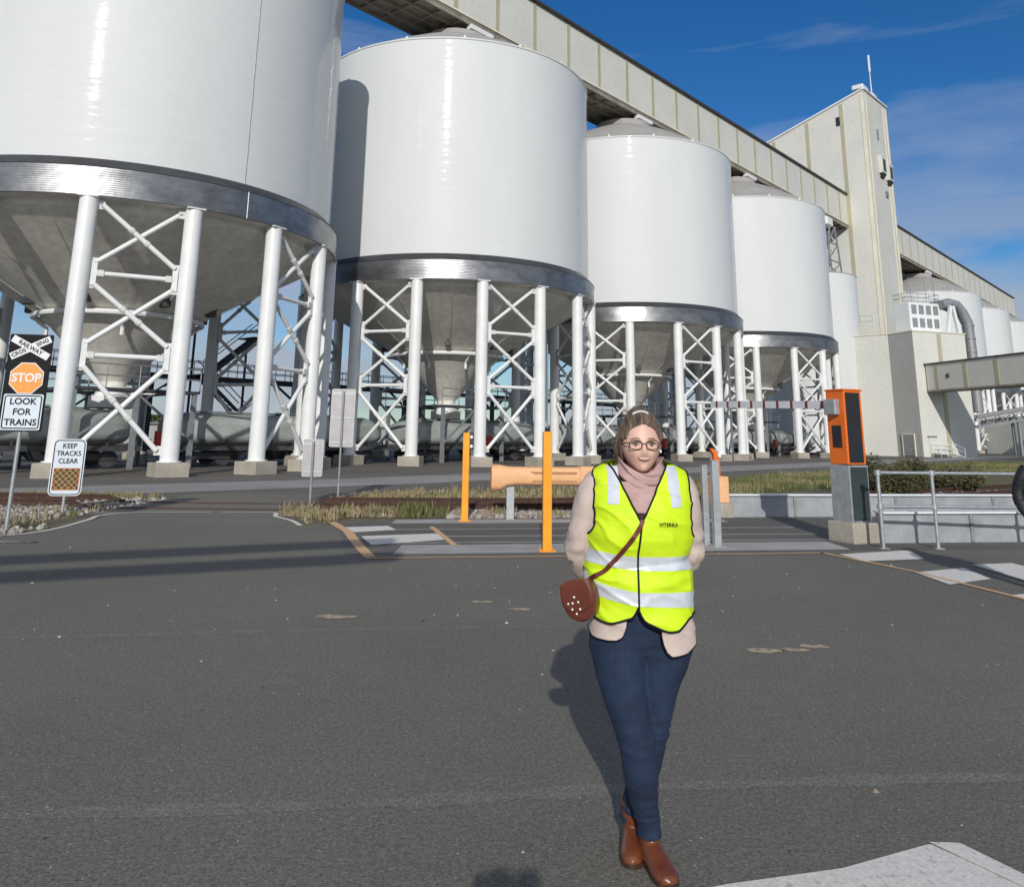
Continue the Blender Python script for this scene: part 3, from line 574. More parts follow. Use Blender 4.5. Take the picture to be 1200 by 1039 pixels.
# crossing gallery
t = thing('cross_gallery', 'grey cream enclosed conveyor bridge coming out of the transfer building', 'conveyor gallery', (47.6, 96.2, 0), rad(-78))
b = MB(); b.prism([(0, 0), (48, 0), (48, 2.6), (0, 2.6)], 7.4, 10.25); b.build('cladding_wall', M_CLAD, t)
b = MB(); b.box((24, 1.3, 10.33), (48.3, 2.9, .12)); b.build('roof', M_EDGE, t); b = MB(); b.box((24, 1.3, 7.3), (48, 2.7, .16)); b.build('floor_frame', M_UNDER, t)
for x in np.arange(1.7, 48, 4.4):
    for y in (-.02, 2.62): b = MB(); b.box((x, y, 8.8), (.5, .05, 2.8)); b.build('cladding_strip', M_RIB, t)
b = MB(); b.box((3.4, -.03, 8.8), (.45, .07, .45)); b.build('vent', M_DARKST, t)
b = MB()
for x in (22, 46):
    for y in (.2, 2.4): b = MB(); b.box((x, y, 3.65), (.35, .35, 7.3)); b.build('support_leg', M_GREYST, t)
# inclined open conveyor behind on the right
t = thing('inclined_conveyor', 'grey inclined truss conveyor rising to the right below the bridge', 'conveyor', (62, 113, 0), rad(5))
b = MB()
for y in (0, 1.6):
    b.bar((0, y, 3.6), (36, y, 9.6), .3); b.bar((0, y, 5.0), (36, y, 11.0), .3)
    for i in range(18): x = i*2; b.bar((x, y, 3.6+x/6), (x+1, y, 5.0+(x+1)/6), .12); b.bar((x+1, y, 5.0+(x+1)/6), (x+2, y, 3.6+(x+2)/6), .12)
b.build('truss', M_GREYST, t); b = MB(); b.bar((0, .8, 4.6), (36, .8, 10.6), 1.5, .4); b.lathe([(0, 0)], 3); b.build('belt_cover', M_GREYCLAD, t)
b = MB()
for x in (6, 18, 30):
    for y in (.2, 1.4): b = MB(); b.bar((x, y, 0), (x, y, 4+x/6), .3); b.build('support_leg', M_GREYST, t)
t = thing('site_shed', 'low cream shed with dark opening behind the inclined conveyor', 'shed', (78, 128, 0), rad(12))
b = MB(); b.prism([(0, 0), (22, 0), (22, 9), (0, 9)], 0, 5.4); b.build('wall', M_CLAD, t); b = MB(); b.box((11, 4.5, 5.5), (22.6, 9.6, .2)); b.build('roof', M_GREYCLAD, t); b = MB(); b.box((8, -.03, 2.4), (3, .06, 3.2)); b.build('door', M_GREYST, t)
# ------------------------------------------------------------------ train and platforms under the silos
def make_wagon(label):
    t = thing('hopper_wagon', label, 'rail wagon', RP(-6, .4), ROWROT, 'grain wagons parked under the silos')
    b = MB(); rows = []
    for x, sc in ((-6.6, .55), (-6.4, .78), (-5.6, 1), (5.6, 1), (6.4, .78), (6.6, .55)):
        rows.append([(x, 1.38*sc*max(-1, min(1, 1.15*cos(a))), 2.02+.98*sc*sin(a)) for a in [2*pi*k/28 for k in range(28)]])
    b.grid(rows, closed=True); b.poly(rows[0]); b.poly(rows[-1]); b.build('tank', M_TANK, t, 45)
    b = MB(); b.box((0, 0, 1.02), (14, .5, .3)); b.box((0, 1.3, 1.02), (13.6, .14, .26)); b.box((0, -1.3, 1.02), (13.6, .14, .26))
    for x in np.arange(-6.6, 6.7, 1.32): b.box((x, 0, 1.02), (.12, 2.6, .16)); b.box((x, -1.36, 1.25), (.08, .05, .5)); b.box((x, 1.36, 1.25), (.08, .05, .5))
    b.build('underframe', M_DARKST, t)
    for x in (-4.7, 4.7):
        g_ = MB(); g_.box((x, .85, .6), (2.4, .16, .35)); g_.box((x, -.85, .6), (2.4, .16, .35)); g_ = g_.build('bogie', M_DARKST, t)
        for dx in (-.9, .9):
            for sy in (-1, 1):
                w = MB(); w.tube([(x+dx, sy*.74, .48), (x+dx, sy*.86, .48)], .44, 20); w.build('wheel', M_DARKST, g_, 40)
    b = MB(); b.box((0, 0, 3.06), (10, .9, .05))
    for x in (-2.8, 0, 2.8): b.tube([(x, 0, 2.9), (x, 0, 3.14)], .3, 16)
    b.build('roof_walk', M_GREYST, t, 40)
    b = MB()
    for x in (-3, 0, 3): b.add([(x-1.1, -.7, 1.2), (x+1.1, -.7, 1.2), (x+1.1, .7, 1.2), (x-1.1, .7, 1.2), (x-.3, -.25, .35), (x+.3, -.25, .35), (x+.3, .25, .35), (x-.3, .25, .35)], [(0, 1, 5, 4), (1, 2, 6, 5), (2, 3, 7, 6), (3, 0, 4, 7), (4, 5, 6, 7)])
    b.build('discharge_chutes', M_DARKST, t)
    t.scale = (1, 1, .88); return t
wg = make_wagon('grey grain wagon under the nearest silo behind its white legs')
for i, lb in enumerate(['grey grain wagon between the nearest and second silos', 'grey grain wagon under the second silo', 'grey grain wagon between the second and third silos', 'grey grain wagon under the third silo behind the woman', 'grey grain wagon between the third and fourth silos', 'grey grain wagon under the fourth silo beside the barrier arm']):
    dup(wg, RP(-6+15.2*(i+1), .4), label=lb)
def make_platform(label):
    t = thing('loading_platform', label, 'platform', RP(0, 0), ROWROT, 'loading platforms under the silo outlets')
    b = MB(); b.box((0, -2.1, 3.5), (6, 1.3, .12)); b.box((0, 2.1, 3.5), (6, 1.3, .12)); b.box((2.4, 0, 3.5), (1.0, 3, .12)); b.box((-2.4, 0, 3.5), (1.0, 3, .12)); b.build('deck', M_DARKST, t)
    for x in (-2.8, 0, 2.8):
        for y in (-2.6, 2.6): w = MB(); w.box((x, y, 1.75), (.2, .2, 3.5)); w.build('leg', M_GREYST, t)
    b = MB()
    for y in (-2.7, 2.7):
        for z in (4.1, 4.6): b.tube([(-3, y, z), (3, y, z)], .03, 6)
        for x in (-3, -1.5, 0, 1.5, 3): b.tube([(x, y, 3.5), (x, y, 4.6)], .03, 6)
        b.bar((-2.8, y, 1.2), (0, y, 3.3), .1); b.bar((2.8, y, 1.2), (0, y, 3.3), .1)
    b.build('guard_rail', M_GREYST, t, 40)
    b = MB(); b.bbox((1.2, -2.85, 1.3), (.5, .3, .8), .03); b.build('control_box', M_REDPT, t)
    return t
pf = make_platform('steel loading platform under the outlet of the nearest silo')
for k, lb in ((1, 'second silo'), (2, 'third silo'), (3, 'fourth silo')): dup(pf, RP(22.43*k, 0), label='steel loading platform under the outlet of the %s' % lb)
t = thing('elevated_walkway', 'dark elevated walkway with railings behind the silo legs', 'walkway', RP(-20, -12.6), ROWROT)
b = MB(); b.box((52, 0, 5.25), (104, 1.2, .32)); b.build('deck', M_DARKST, t)
b = MB()
for y in (-.6, .6):
    for z in (5.85, 6.35): b.tube([(0, y, z), (104, y, z)], .03, 5)
    for x in np.arange(0, 104.1, 1.3): b.tube([(x, y, 5.3), (x, y, 6.35)], .028, 5)
b.build('guard_rail', M_DARKST, t)
for x in np.arange(6, 104, 11):
    w = MB(); w.box((x, 0, 2.55), (.3, .3, 5.1)); w.bar((x, 0, 4), (x+1.6, 0, 5.1), .14); w.bar((x, 0, 4), (x-1.6, 0, 5.1), .14); w.build('support_leg', M_DARKST, t)
t = thing('access_stair', 'dark zigzag access stair behind the right legs of the nearest silo', 'stair', RP(9.5, -8.0), ROWROT)
b = MB()
for i in range(3):
    z = i*2.6; x0, x1 = (0, 3.2) if i % 2 == 0 else (3.2, 0); y = (i % 2)*.9
    b.bar((x0, y, z), (x1, y, z+2.6), .08, .22); b.bar((x0, y+.8, z), (x1, y+.8, z+2.6), .08, .22); b.bar((x0, y, z+1), (x1, y, z+3.6), .05); b.bar((x0, y+.8, z+1), (x1, y+.8, z+3.6), .05)
    for k in range(11): f = (k+.5)/11; b.box((x0+(x1-x0)*f, y+.4, z+2.6*f), (.26, .8, .04))
    b.box((x1, .8, z+2.62), (.9, 2, .06))
b.build('flights', M_DARKST, t); b = MB()
for x in (-.3, 3.5):
    for y in (-.1, 1.8): b.box((x, y, 4), (.12, .12, 8))
b.build('frame', M_DARKST, t)
# far low plant beyond the pad so the row reads against something
t = thing('storage_shed', 'low long grey shed on the horizon behind the silo legs', 'shed', (-70, 150, 0), rad(35))
b = MB(); b.prism([(0, 0), (60, 0), (60, 14), (0, 14)], 0, 3.2); b.build('wall', M_GREYCLAD, t); b = MB(); b.box((30, 7, 3.35), (61, 15, .3)); b.build('roof', M_GREYST, t)
# ------------------------------------------------------------------ weighbridge deck, markings
sl = .165
def dk(x, y0): return (x, y0+sl*x)
def band(y0, y1, x0, x1, z, name, m): return sheet(name, [dk(x0, y0), dk(x1, y0), dk(x1, y1), dk(x0, y1)], z, m)
sheet('weighbridge_deck', [(-2.25, 12.15), dk(6.0, 12.45), dk(30, 12.45), dk(30, 17.55), dk(-1.9, 17.55), (-3.15, 16.2)], .003, M_DARKASPH)
band(12.5, 13.5, -1.6, 5.2, .006, 'deck_slab', M_CONC)
for i, (a, c) in enumerate(((13.72, 13.82), (14.55, 14.66), (15.66, 15.76), (16.75, 17.5))):
    band(a, c, -1.6-.33*i if i < 3 else -2.2, 5.4 if i < 3 else 4.4, .006, 'deck_strip', M_CONC)
def line(pts, w, m, z=.009, name='painted_line'): return struct(ribbon(pts, w, z).build(name, m))
line([(-3.35, 16.55), (-2.75, 15.0), (-2.25, 13.2), (-1.86, 11.9)], .16, M_LINEY)
line([(-1.9, 11.8), (1.24, 12.27), (4.63, 12.92)], .07, M_LINEY); line([(4.6, 12.95), (5.16, 11.2), (5.5, 9.1), (6.2, 5)], .075, M_LINEY)
line([(-1.4, 15.9), (-.8, 13.25)], .1, M_LINEY)
sheet('painted_hatch', [(4.79, 12.78), (6.08, 13.36), (5.85, 12.4), (4.9, 12.1)], .008, M_LINEW)
sheet('painted_hatch', [(5.13, 11.15), (5.98, 11.6), (5.83, 10.7), (5.1, 10.25)], .008, M_LINEW)
sheet('painted_hatch', [(6.25, 11.9), (6.9, 12.1), (6.9, 11.0), (6.2, 10.6)], .008, M_LINEW)
sheet('painted_hatch', [(5.4, 9.6), (6.1, 9.9), (6.1, 9.2), (5.5, 8.9)], .008, M_LINEW)
sheet('painted_hatch', [(-3.0, 15.6), (-2.2, 15.95), (-1.95, 15.3), (-2.6, 14.85)], .008, M_LINEW)
sheet('painted_hatch', [(-2.4, 14.3), (-1.15, 14.85), (-.95, 14.0), (-2.05, 13.2)], .008, M_LINEW)
ed = [(-60, 12.05), (-11, 12.95), (-9.5, 13.15), (-8.05, 13.7), (-7.66, 14.55), (-7.85, 16.3), (-8.05, 17.3), (-7.6, 18.0), (-6.2, 18.2)]
line(catmull(ed, 6) and [tuple(p) for p in catmull(ed, 6)], .09, M_LINEW); line([tuple(p) for p in catmull([(-6.0, 18.25), (-4.95, 18.3), (-4.66, 17.5), (-4.14, 16.7), (-3.75, 15.8)], 6)], .09, M_LINEW)
sheet('painted_corner', [(.3, 2.4), (.3, 3.33), (.82, 3.53), (1.3, 3.66), (1.72, 3.86), (1.74, 3.865), (1.9, 3.58), (2.1, 3.1), (2.3, 2.4)], .006, M_LINEW)
sheet('painted_corner_edge', [(1.735, 3.875), (1.86, 3.87), (2.02, 3.52), (2.45, 2.4), (2.33, 2.4), (1.93, 3.5)], .010, M_LINEW)
M_SPILL = mat('spilled_grain_dust', (.55, .43, .27), (.184, .173, .145), rough=.95, scale=14, detail=8, lo=.40, hi=.64)
for x, y, r in ((-1.55, 8.12, .14), (2.0, 7.05, .12), (2.25, 7.1, .1), (2.45, 7.22, .1), (.12, 8.55, .09), (5.2, 8.2, .1), (-.25, 8.9, .08)):
    b = MB(); b.poly([(x+r*(1+.3*random.uniform(-1, 1))*cos(a)*1.3, y+r*(1+.4*random.uniform(-1, 1))*sin(a)*.6, .004) for a in [2*pi*k/14 for k in range(14)]]); struct(b.build('dust_patch', M_SPILL))
# kerb walls beside the deck
# faint tyre scuffs and a pale dust line across the yard
M_SC1 = asphalt('dust_scuff', (.206, .195, .166), (.182, .171, .144), True, 4)
for zi, (pts, w, m) in enumerate((([(-7, 6.9), (-4, 7.2), (-1.5, 7.6), (1, 7.9), (3.5, 7.8)], .13, M_SC1), ([(-4, 3.9), (-1, 4.15), (1, 4.45), (3, 4.6), (6, 4.5)], .2, M_SC1))):
    cp_ = catmull(pts, 10); rows_a, rows_b = [], []
    for i, p in enumerate(cp_):
        a_ = cp_[max(i-1, 0)]; b_ = cp_[min(i+1, len(cp_)-1)]; t_ = (b_-a_).normalized(); n_ = Vector((-t_.y, t_.x)); ww = w*(.35+.65*abs(mnoise.noise(Vector((i*.4, w*9, 2))))*1.6)*min(1, i/6, (len(cp_)-1-i)/6)
        rows_a.append((p.x+n_.x*ww/2, p.y+n_.y*ww/2, .0012+.0003*zi)); rows_b.append((p.x-n_.x*ww/2, p.y-n_.y*ww/2, .0012+.0003*zi))
    b = MB(); b.grid([rows_a, rows_b]); struct(b.build('scuff_mark', m))
gr_ = MB(); rr = random.Random(11)
for _ in range(420):
    x = rr.uniform(-9, 6); y = rr.uniform(2.8, 13)
    s_ = rr.uniform(.004, .011) if rr.random() < .93 else rr.uniform(.012, .02); a = rr.random()*3
    gr_.add([(x+s_*cos(a+q)*(1+.3*rr.random()), y+s_*sin(a+q), .0) for q in (0, 1.6, 3.1, 4.7)]+[(x, y, s_*.8)], [(0, 1, 4), (1, 2, 4), (2, 3, 4), (3, 0, 4)], rr.choice((0, 1, 1, 2, 2)))
tag(gr_.build('yard_grit', [mat('grit_dark', (.05, .045, .04), rough=.9), M_ST[1], M_ST[2]]), 'loose grit scattered over the asphalt yard', 'grit', kind='stuff')
def kerbwall(label, a, bb, h, name='kerb_wall'):
    a, bb = Vector(a), Vector(bb); L = (bb-a).length; an = math.atan2((bb-a).y, (bb-a).x)
    t = thing(name, label, 'kerb wall', (a.x, a.y, 0), an)
    b = MB(); b.box((L/2, .1, h/2), (L, .18, h)); b.build('face', M_KERB, t)
    b = MB(); b.box((L/2, .1, h+.015), (L+.02, .3, .03)); b.build('top_flange', M_WHITE, t)
    b = MB()
    for x in np.arange(1.6, L, 2.4): b.box((x, -.005, h/2), (.06, .03, h-.03))
    b.build('joint', M_GREYST, t)
kerbwall('long grey kerb wall along the far side of the weighbridge deck', (4.62, 18.6), (32, 23.1), .44)
kerbwall('grey kerb wall behind the handrail on the near side of the deck', (6.1, 14.25), (30, 18.2), .46)
# handrail
t = thing('handrail', 'galvanised two rail handrail right of the barrier cabinet', 'handrail', (0, 0, 0))
HP = [(5.78, 13.55), (6.66, 13.62), (8.5, 13.75), (10.4, 13.9), (12.3, 14.05)]
for x, y in HP:
    w = MB(); w.tube([(x, y, 0), (x, y, 1.12)], .028, 12); w.tube([(x, y, 1.09), (x, y, 1.17)], .05, 12); w.tube([(x, y, .58), (x, y, .66)], .048, 12); w.box((x, y, .006), (.14, .14, .012)); w.build('post', M_GALV, t, 40)
for z in (1.13, .62):
    w = MB(); w.tube([(x, y, z) for x, y in HP], .025, 12); w.build('rail', M_GALV, t, 40)
# ------------------------------------------------------------------ boom barrier
t = thing('boom_barrier', 'orange boom barrier cabinet on a steel pedestal and concrete block, arm lowered', 'boom barrier', (5.66, 14.38, 0), rad(24))
b = MB(); b.bbox((0, 0, .16), (.56, .56, .33), .02); b.build('concrete_base', M_FOOT, t)
b = MB(); b.bbox((0, 0, .77), (.42, .42, .9), .008); b.build('pedestal', M_GALV, t)
b = MB(); b.box((0, -.213, .77), (.36, .008, .84)); b.build('pedestal_panel', M_GLASS, t)
b = MB(); b.bbox((0, 0, 1.83), (.40, .40, 1.2), .015); b.bbox((0, 0, 2.445), (.43, .43, .03), .01); b.build('cabinet', M_ORANGE, t)
b = MB(); b.box((-.01, -.203, 1.83), (.31, .008, 1.14)); b.build('black_panel', M_BLACK, t)
b = MB(); b.box((-.203, .0, 1.68), (.008, .2, .36)); b.build('dark_slot', M_BLACK, t)
b = MB(); b.bbox((-.26, .02, 2.16), (.12, .26, .26), .02); b.build('arm_hub', M_GALV, t)
import_inv = t.matrix_world
R = Matrix.Translation((5.66, 14.38, 0)) @ Matrix.Rotation(rad(24), 4, 'Z'); Ri = R.inverted()
A, B = Ri @ Vector((5.42, 14.35, 2.20)), Ri @ Vector((4.28, 18.0, 2.33))
b = MB(); b.bar(A, B, .05, .13); b.build('arm', M_WHITE, t)
arm = b
b = MB(); n = 9
for i in range(n):
    f0 = (i+.35)/n; p0 = A.lerp(B, f0); p1 = A.lerp(B, f0+.17/n); b.bar(p0, p1, .056, .136)
b.build('arm_stripes', M_REDW, t)
# barrier rest post
t = thing('arm_rest_post', 'small orange post on a peach pedestal and concrete block by the kerb wall', 'post', (4.47, 18.62, 0), rad(10))
b = MB(); b.bbox((0, 0, .15), (.5, .5, .3), .02); b.build('concrete_base', M_FOOT, t)
b = MB(); b.bbox((0, 0, .57), (.38, .38, .54), .02); b.build('pedestal', M_PEACH, t)
b = MB(); b.bbox((0, 0, 1.06), (.13, .12, .46), .01); b.add([(-.065, -.06, 1.28), (.065, -.06, 1.28), (.065, .06, 1.28), (-.065, .06, 1.28), (-.15, -.06, 1.42), (-.08, -.06, 1.42), (-.08, .06, 1.42), (-.15, .06, 1.42)], [(0, 1, 5, 4), (1, 2, 6, 5), (2, 3, 7, 6), (3, 0, 4, 7), (4, 5, 6, 7)]); b.build('post', M_ORANGE, t)
b = MB(); b.tube([(.05, -.09, 1.27), (.05, -.06, 1.27)], .04, 12); b.build('reflector', M_WHITE, t)
# peach guard beam
t = thing('guard_beam', 'faded peach guard beam on a steel post behind the yellow bollards', 'guard rail', (.05, 17.55, 0), rad(7))
b = MB(); rows = []
for x, h0, h1 in ((-.42, .58, 1.03), (-.4, .55, 1.06), (-.24, .56, 1.06), (-.1, .64, 1.03), (.05, .66, 1.02), (1.95, .66, 1.02)):
    z = (h0+h1)/2; h = (h1-h0)/2; rows.append([(x, y, z+q*h) for y, q in ((-.13, -.85), (-.16, -.6), (-.16, .6), (-.13, .9), (-.06, 1), (.1, 1), (.12, .8), (.12, -.8), (.1, -1), (-.06, -1))])
b.grid(rows, closed=True); b.poly(rows[0]); b.poly(rows[-1]); b.build('beam', M_PEACH, t, 50)
b = MB(); b.add([(.35, -.165, .93), (1.32, -.165, .93), (1.32, -.165, .88), (.45, -.165, .88)], [(0, 1, 2, 3)], 0); b.add([(.4, -.163, .76), (1.32, -.163, .76), (1.32, -.163, .73), (.4, -.163, .73)], [(0, 1, 2, 3)], 0); b.build('recess_line', mat('peach_groove', (.45, .22, .10), rough=.7), t)
b = MB(); b.bbox((1.66, -.02, .62), (.56, .34, .84), .02); b.build('end_block', M_PEACH, t)
b = MB(); b.box((-.02, .0, .33), (.14, .02, .66)); b.box((-.09, .045, .33), (.012, .09, .66)); b.box((.05, .045, .33), (.012, .09, .66)); b.build('steel_post', M_GALV, t)
# galvanised gate posts right of the woman
for (x, y, w_, h, lb) in ((3.22, 13.55, .11, 1.28, 'square galvanised post just right of the woman\'s elbow'), (3.1, 13.75, .09, 1.2, 'thinner galvanised post set behind the square one')):
    t = thing('steel_post', lb, 'post', (x, y, 0), rad(8)); b = MB(); b.bbox((0, 0, h/2), (w_, w_, h), .006); b.build('shaft', M_GALV, t); b = MB(); b.box((0, 0, .008), (w_+.1, w_+.1, .016)); b.build('base_plate', M_GALV, t); b = MB(); b.box((0, 0, h+.004), (w_+.01, w_+.01, .012)); b.build('cap', M_GALV, t)
# bollards
def bollard(x, y, h, label, pole):
    t = thing('yellow_bollard', label, 'bollard', (x, y, 0), rad(4), 'yellow bollards on the weighbridge entry')
    b = MB(); b.bbox((0, 0, h/2), (.13, .13, h), .008); b.build('post', M_YEL, t); b = MB(); b.box((0, 0, .008), (.24, .24, .016))
    for sx in (-1, 1):
        for sy in (-1, 1): b.tube([(sx*.09, sy*.09, .016), (sx*.09, sy*.09, .035)], .012, 6)
    b.build('base_plate', M_YEL, t)
    if pole:
        b = MB(); b.tube([(0, 0, h), (0, 0, h+.06)], .035, 10); b.build('cap', M_BLACK, t, 40); b = MB(); b.tube([(0, 0, h+.06), (0, 0, h+1.3)], .012, 8); b.build('thin_pole', M_GREYST, t, 40)
    else:
        b = MB(); b.bbox((.1, -.02, h-.16), (.09, .08, .34), .01); b.build('sensor_box', M_BLACK, t)
        for z in (h-.08, h-.26): b = MB(); b.tube([(.1, -.075, z), (.1, -.055, z)], .03, 14); b.build('lens', M_WHITE, t)
bollard(-.86, 17.05, 1.68, 'farther yellow bollard with two round white lenses near its top', False)
bollard(.56, 12.76, 1.69, 'nearer yellow bollard with a thin grey pole on top', True)
# ------------------------------------------------------------------ signs
def rrect(w, h, r, n=5):
    out = []
    for cx, cz, a0 in ((w/2-r, h/2-r, 0), (-w/2+r, h/2-r, 90), (-w/2+r, -h/2+r, 180), (w/2-r, -h/2+r, 270)):
        for k in range(n+1): a = rad(a0+90*k/n); out.append((cx+r*cos(a), cz+r*sin(a)))
    return out
def plate(pts, y0, y1, m, parent, name, dx=0, dz=0):
    n = len(pts); b = MB(); vs = [(x+dx, y0, z+dz) for x, z in pts]+[(x+dx, y1, z+dz) for x, z in pts]
    b.add(vs, [tuple(range(n)), tuple(reversed(range(n, 2*n)))]+[(i, (i+1) % n, (i+1) % n+n, i+n) for i in range(n)]); return b.build(name, m, parent)
t = thing('railway_crossing_sign', 'tall black sign board with crossbuck, orange octagon and LOOK FOR TRAINS plate', 'road sign', (-8.30, 14.48, 0), rad(12))
b = MB(); b.tube([(0, .05, 0), (0, .05, 3.1)], .033, 12); b.build('pole', M_GALV, t, 40)
zc = 2.42
bd = plate(rrect(.69, 1.64, .03), .012, .0, M_INK, t, 'backboard', 0, zc)
for sg in (1, -1):
    a = rad(28)*sg; pts = [(x*cos(a)-z*sin(a), x*sin(a)+z*cos(a)) for x, z in ((-.34, -.06), (.34, -.06), (.34, .06), (-.34, .06))]
    y = -.004 if sg > 0 else -.009
    c = plate(pts, -.001, y, M_WHITE, t, 'crossbuck_arm', 0, zc+.59)
    if sg < 0:
        for s_, dx in (('RAILWAY', 0),): text(s_, .102, M_INK, c, facing(dx*cos(a), y-.003, zc+.59+dx*sin(a), roll=math.degrees(a)), bold=.002)
    else:
        for s_, dx in (('CROS', -.2), ('SING', .2)): text(s_, .092, M_INK, c, facing(dx*cos(a), y-.004, zc+.59+dx*sin(a), roll=math.degrees(a)), bold=.002)
oc = [(.285*cos(rad(22.5+45*k)), .285*sin(rad(22.5+45*k))) for k in range(8)]
c = plate(oc, -.001, -.004, M_WHITE, t, 'octagon_border', 0, zc+.07); c = plate([(x*.94, z*.94) for x, z in oc], -.0045, -.007, M_SIGNO, t, 'stop_octagon', 0, zc+.07)
text('STOP', .205, M_WHITE, c, facing(0, -.010, zc+.07), bold=.006, sx=.93)
c = plate(rrect(.62, .60, .03), -.001, -.004, M_SIGNW, t, 'lower_plate', 0, zc-.5)
c.scale = (1, 1, 1)
fr = MB(); fr.v = []
def frame(w, h, r, th, y, parent, m, dz, name='border'):
    o_, i_ = rrect(w, h, r), rrect(w-2*th, h-2*th, max(.005, r-th)); n = len(o_); b = MB()
    b.add([(x, y, z+dz) for x, z in o_]+[(x, y, z+dz) for x, z in i_], [(i, (i+1) % n, (i+1) % n+n, i+n) for i in range(n)]); return b.build(name, m, parent)
frame(.585, .56, .04, .02, -.006, c, M_INK, zc-.5)
for i, s_ in enumerate(('LOOK', 'FOR', 'TRAINS')): text(s_, .15, M_INK, c, facing(0, -.007, zc-.5+.175-.175*i), bold=.003, sx=1.0)
t = thing('keep_clear_sign', 'small white KEEP TRACKS CLEAR sign with crosshatched box on a short post', 'road sign', (-9.0, 17.6, 0), rad(14))
b = MB(); b.tube([(0, .05, 0), (0, .05, 1.2)], .033, 12); b.build('pole', M_GALV, t, 40)
zc = .9; c = plate(rrect(.62, 1.12, .1), .01, .0, M_SIGNW, t, 'panel', 0, zc); frame(.58, 1.08, .09, .018, -.004, c, M_INK, zc)
for i, s_ in enumerate(('KEEP', 'TRACKS', 'CLEAR')): text(s_, .135, M_INK, c, facing(0, -.005, zc+.42-.15*i), bold=.002, sx=.92)
M_HY = mat('hatch_yellow', (.75, .42, .06), rough=.5)
c2 = plate([(-.23, -.2), (.23, -.2), (.23, .2), (-.23, .2)], -.002, -.005, mat('hatch_brown', (.06, .035, .02), rough=.5), t, 'hatch_panel', 0, zc-.23)
b = MB()
for k in range(-4, 5):
    for sg in (1, -1):
        x0 = k*.115; p, q = [], []
        zs = [-.2, .2]; pa = (x0-.2*sg, -.2); pb = (x0+.2*sg, .2)
        # clip to box
        seg = [pa, pb]; out = []
        for (x, z), (xo, zo) in ((pa, pb), (pb, pa)):
            if x < -.23: f = (-.23-x)/(xo-x) if xo != x else 0; x, z = -.23, z+(zo-z)*f
            elif x > .23: f = (.23-x)/(xo-x); x, z = .23, z+(zo-z)*f
            out.append((x, z))
        if abs(out[0][0]) <= .2301 and abs(out[0][1]) <= .2001 and abs(out[1][1]) <= .2001 and (Vector(out[0])-Vector(out[1])).length > .03:
            b.bar((out[0][0], -.007-.001*sg, zc-.23+out[0][1]), (out[1][0], -.007-.001*sg, zc-.23+out[1][1]), .003, .0085, up=(-(out[1][1]-out[0][1]), 0, out[1][0]-out[0][0]))
b.build('hatch_lines', M_HY, c2); frame(.49, .43, .006, .014, -.0095, c2, mat('sign_red_orange', (.6, .15, .04), rough=.5), zc-.23)
def signback(x, y, z0, z1, w, lb, h0):
    t = thing('sign_back', lb, 'road sign', (x, y, 0), rad(8)); b = MB(); b.tube([(0, -.04, 0), (0, -.04, z1-.06)], .03, 12); b.build('pole', M_GREYST, t, 40)
    plate(rrect(w, z1-z0, .05), .0, .008, M_SIGNBACK, t, 'panel', 0, (z0+z1)/2)
    b = MB(); n = 3 if z1-z0 > 1.2 else 2
    for i in range(n): z = z0+.12+(z1-z0-.24)*i/(n-1) if n > 1 else z0; b.box((0, -.006, z), (w-.06, .012, .035))
    b.build('stiffener', M_GALV, t); frame(w, z1-z0, .05, .012, -.004, t, M_GALV, (z0+z1)/2, 'rim')
signback(-4.86, 21.3, .6, 1.5, .5, 'back of the lower small grey sign on a post past the crossing', 0)
signback(-4.42, 22.5, 1.3, 2.8, .62, 'back of the taller grey sign with three stiffeners past the crossing', 0)
# unseen pipes added behind the photographer to throw two shade bands on the yard
t = thing('shadow_caster_pipes', 'pair of unseen pipes behind the photographer, added to cast two shade bands', 'shadow caster', (0, 0, 0))
for (x0, y0, x1, y1) in ((-16, -7.6, -2.2, -.5), (-16, -9.0, -1.9, -2.1)):
    w = MB(); w.tube([(x0, y0, 6), (x1, y1, 6)], .2, 16); w.build('pipe', M_GREYST, t, 40)
for x, y in ((-10.5, -5.6), (-15.5, -8.2)): w = MB(); w.box((x, y, 2.9), (.22, .22, 5.8)); w.box((x, y, 5.72), (.2, 1.9, .12)); w.build('post', M_GREYST, t)
#PEOPLE#
# ------------------------------------------------------------------ people
M_SKIN = mat('skin', (.70, .42, .33), (.76, .48, .38), rough=.5, scale=14)
MATS['skin'].node_tree.nodes['Principled BSDF'].inputs['Subsurface Weight'].default_value = .08
MATS['skin'].node_tree.nodes['Principled BSDF'].inputs['Subsurface Radius'].default_value = (.02, .008, .004)
M_HAIR = mat('brown_hair', (.04, .026, .018), (.23, .165, .11), rough=.4, scale=110, stretch=(1, .12, .1), detail=3, lo=.36, hi=.7, bump=.6, bscale=120, bdist=.004)
M_JEAN = mat('blue_denim', (.006, .015, .040), (.013, .030, .072), rough=.85, scale=5, fine=(120, .16), bump=.35, bscale=14, bdist=.01)
M_VEST = mat('hi_vis_yellow', (.66, .88, .01), (.58, .80, .01), rough=.62, scale=7, bump=.5, bscale=9, bdist=.012)
M_SILV = mat('reflective_tape', (.70, .73, .78), (.58, .62, .68), rough=.35, metal=.1, scale=9)
M_CREAM = mat('pale_pink_jacket', (.60, .49, .43), (.54, .43, .38), rough=.8, scale=8, bump=.5, bscale=11, bdist=.012)
M_PINK = mat('dusty_pink_cowl', (.52, .35, .32), (.42, .27, .25), rough=.8, scale=10, bump=.5, bscale=16, bdist=.01)
M_BOOT = mat('brown_leather', (.19, .058, .022), (.12, .034, .015), rough=.28, scale=8)
M_BAG = mat('tan_bag_leather', (.155, .038, .024), (.11, .026, .016), rough=.36, scale=6)
M_BIND = mat('black_binding', (.012, .012, .02), rough=.8, spec=.2)
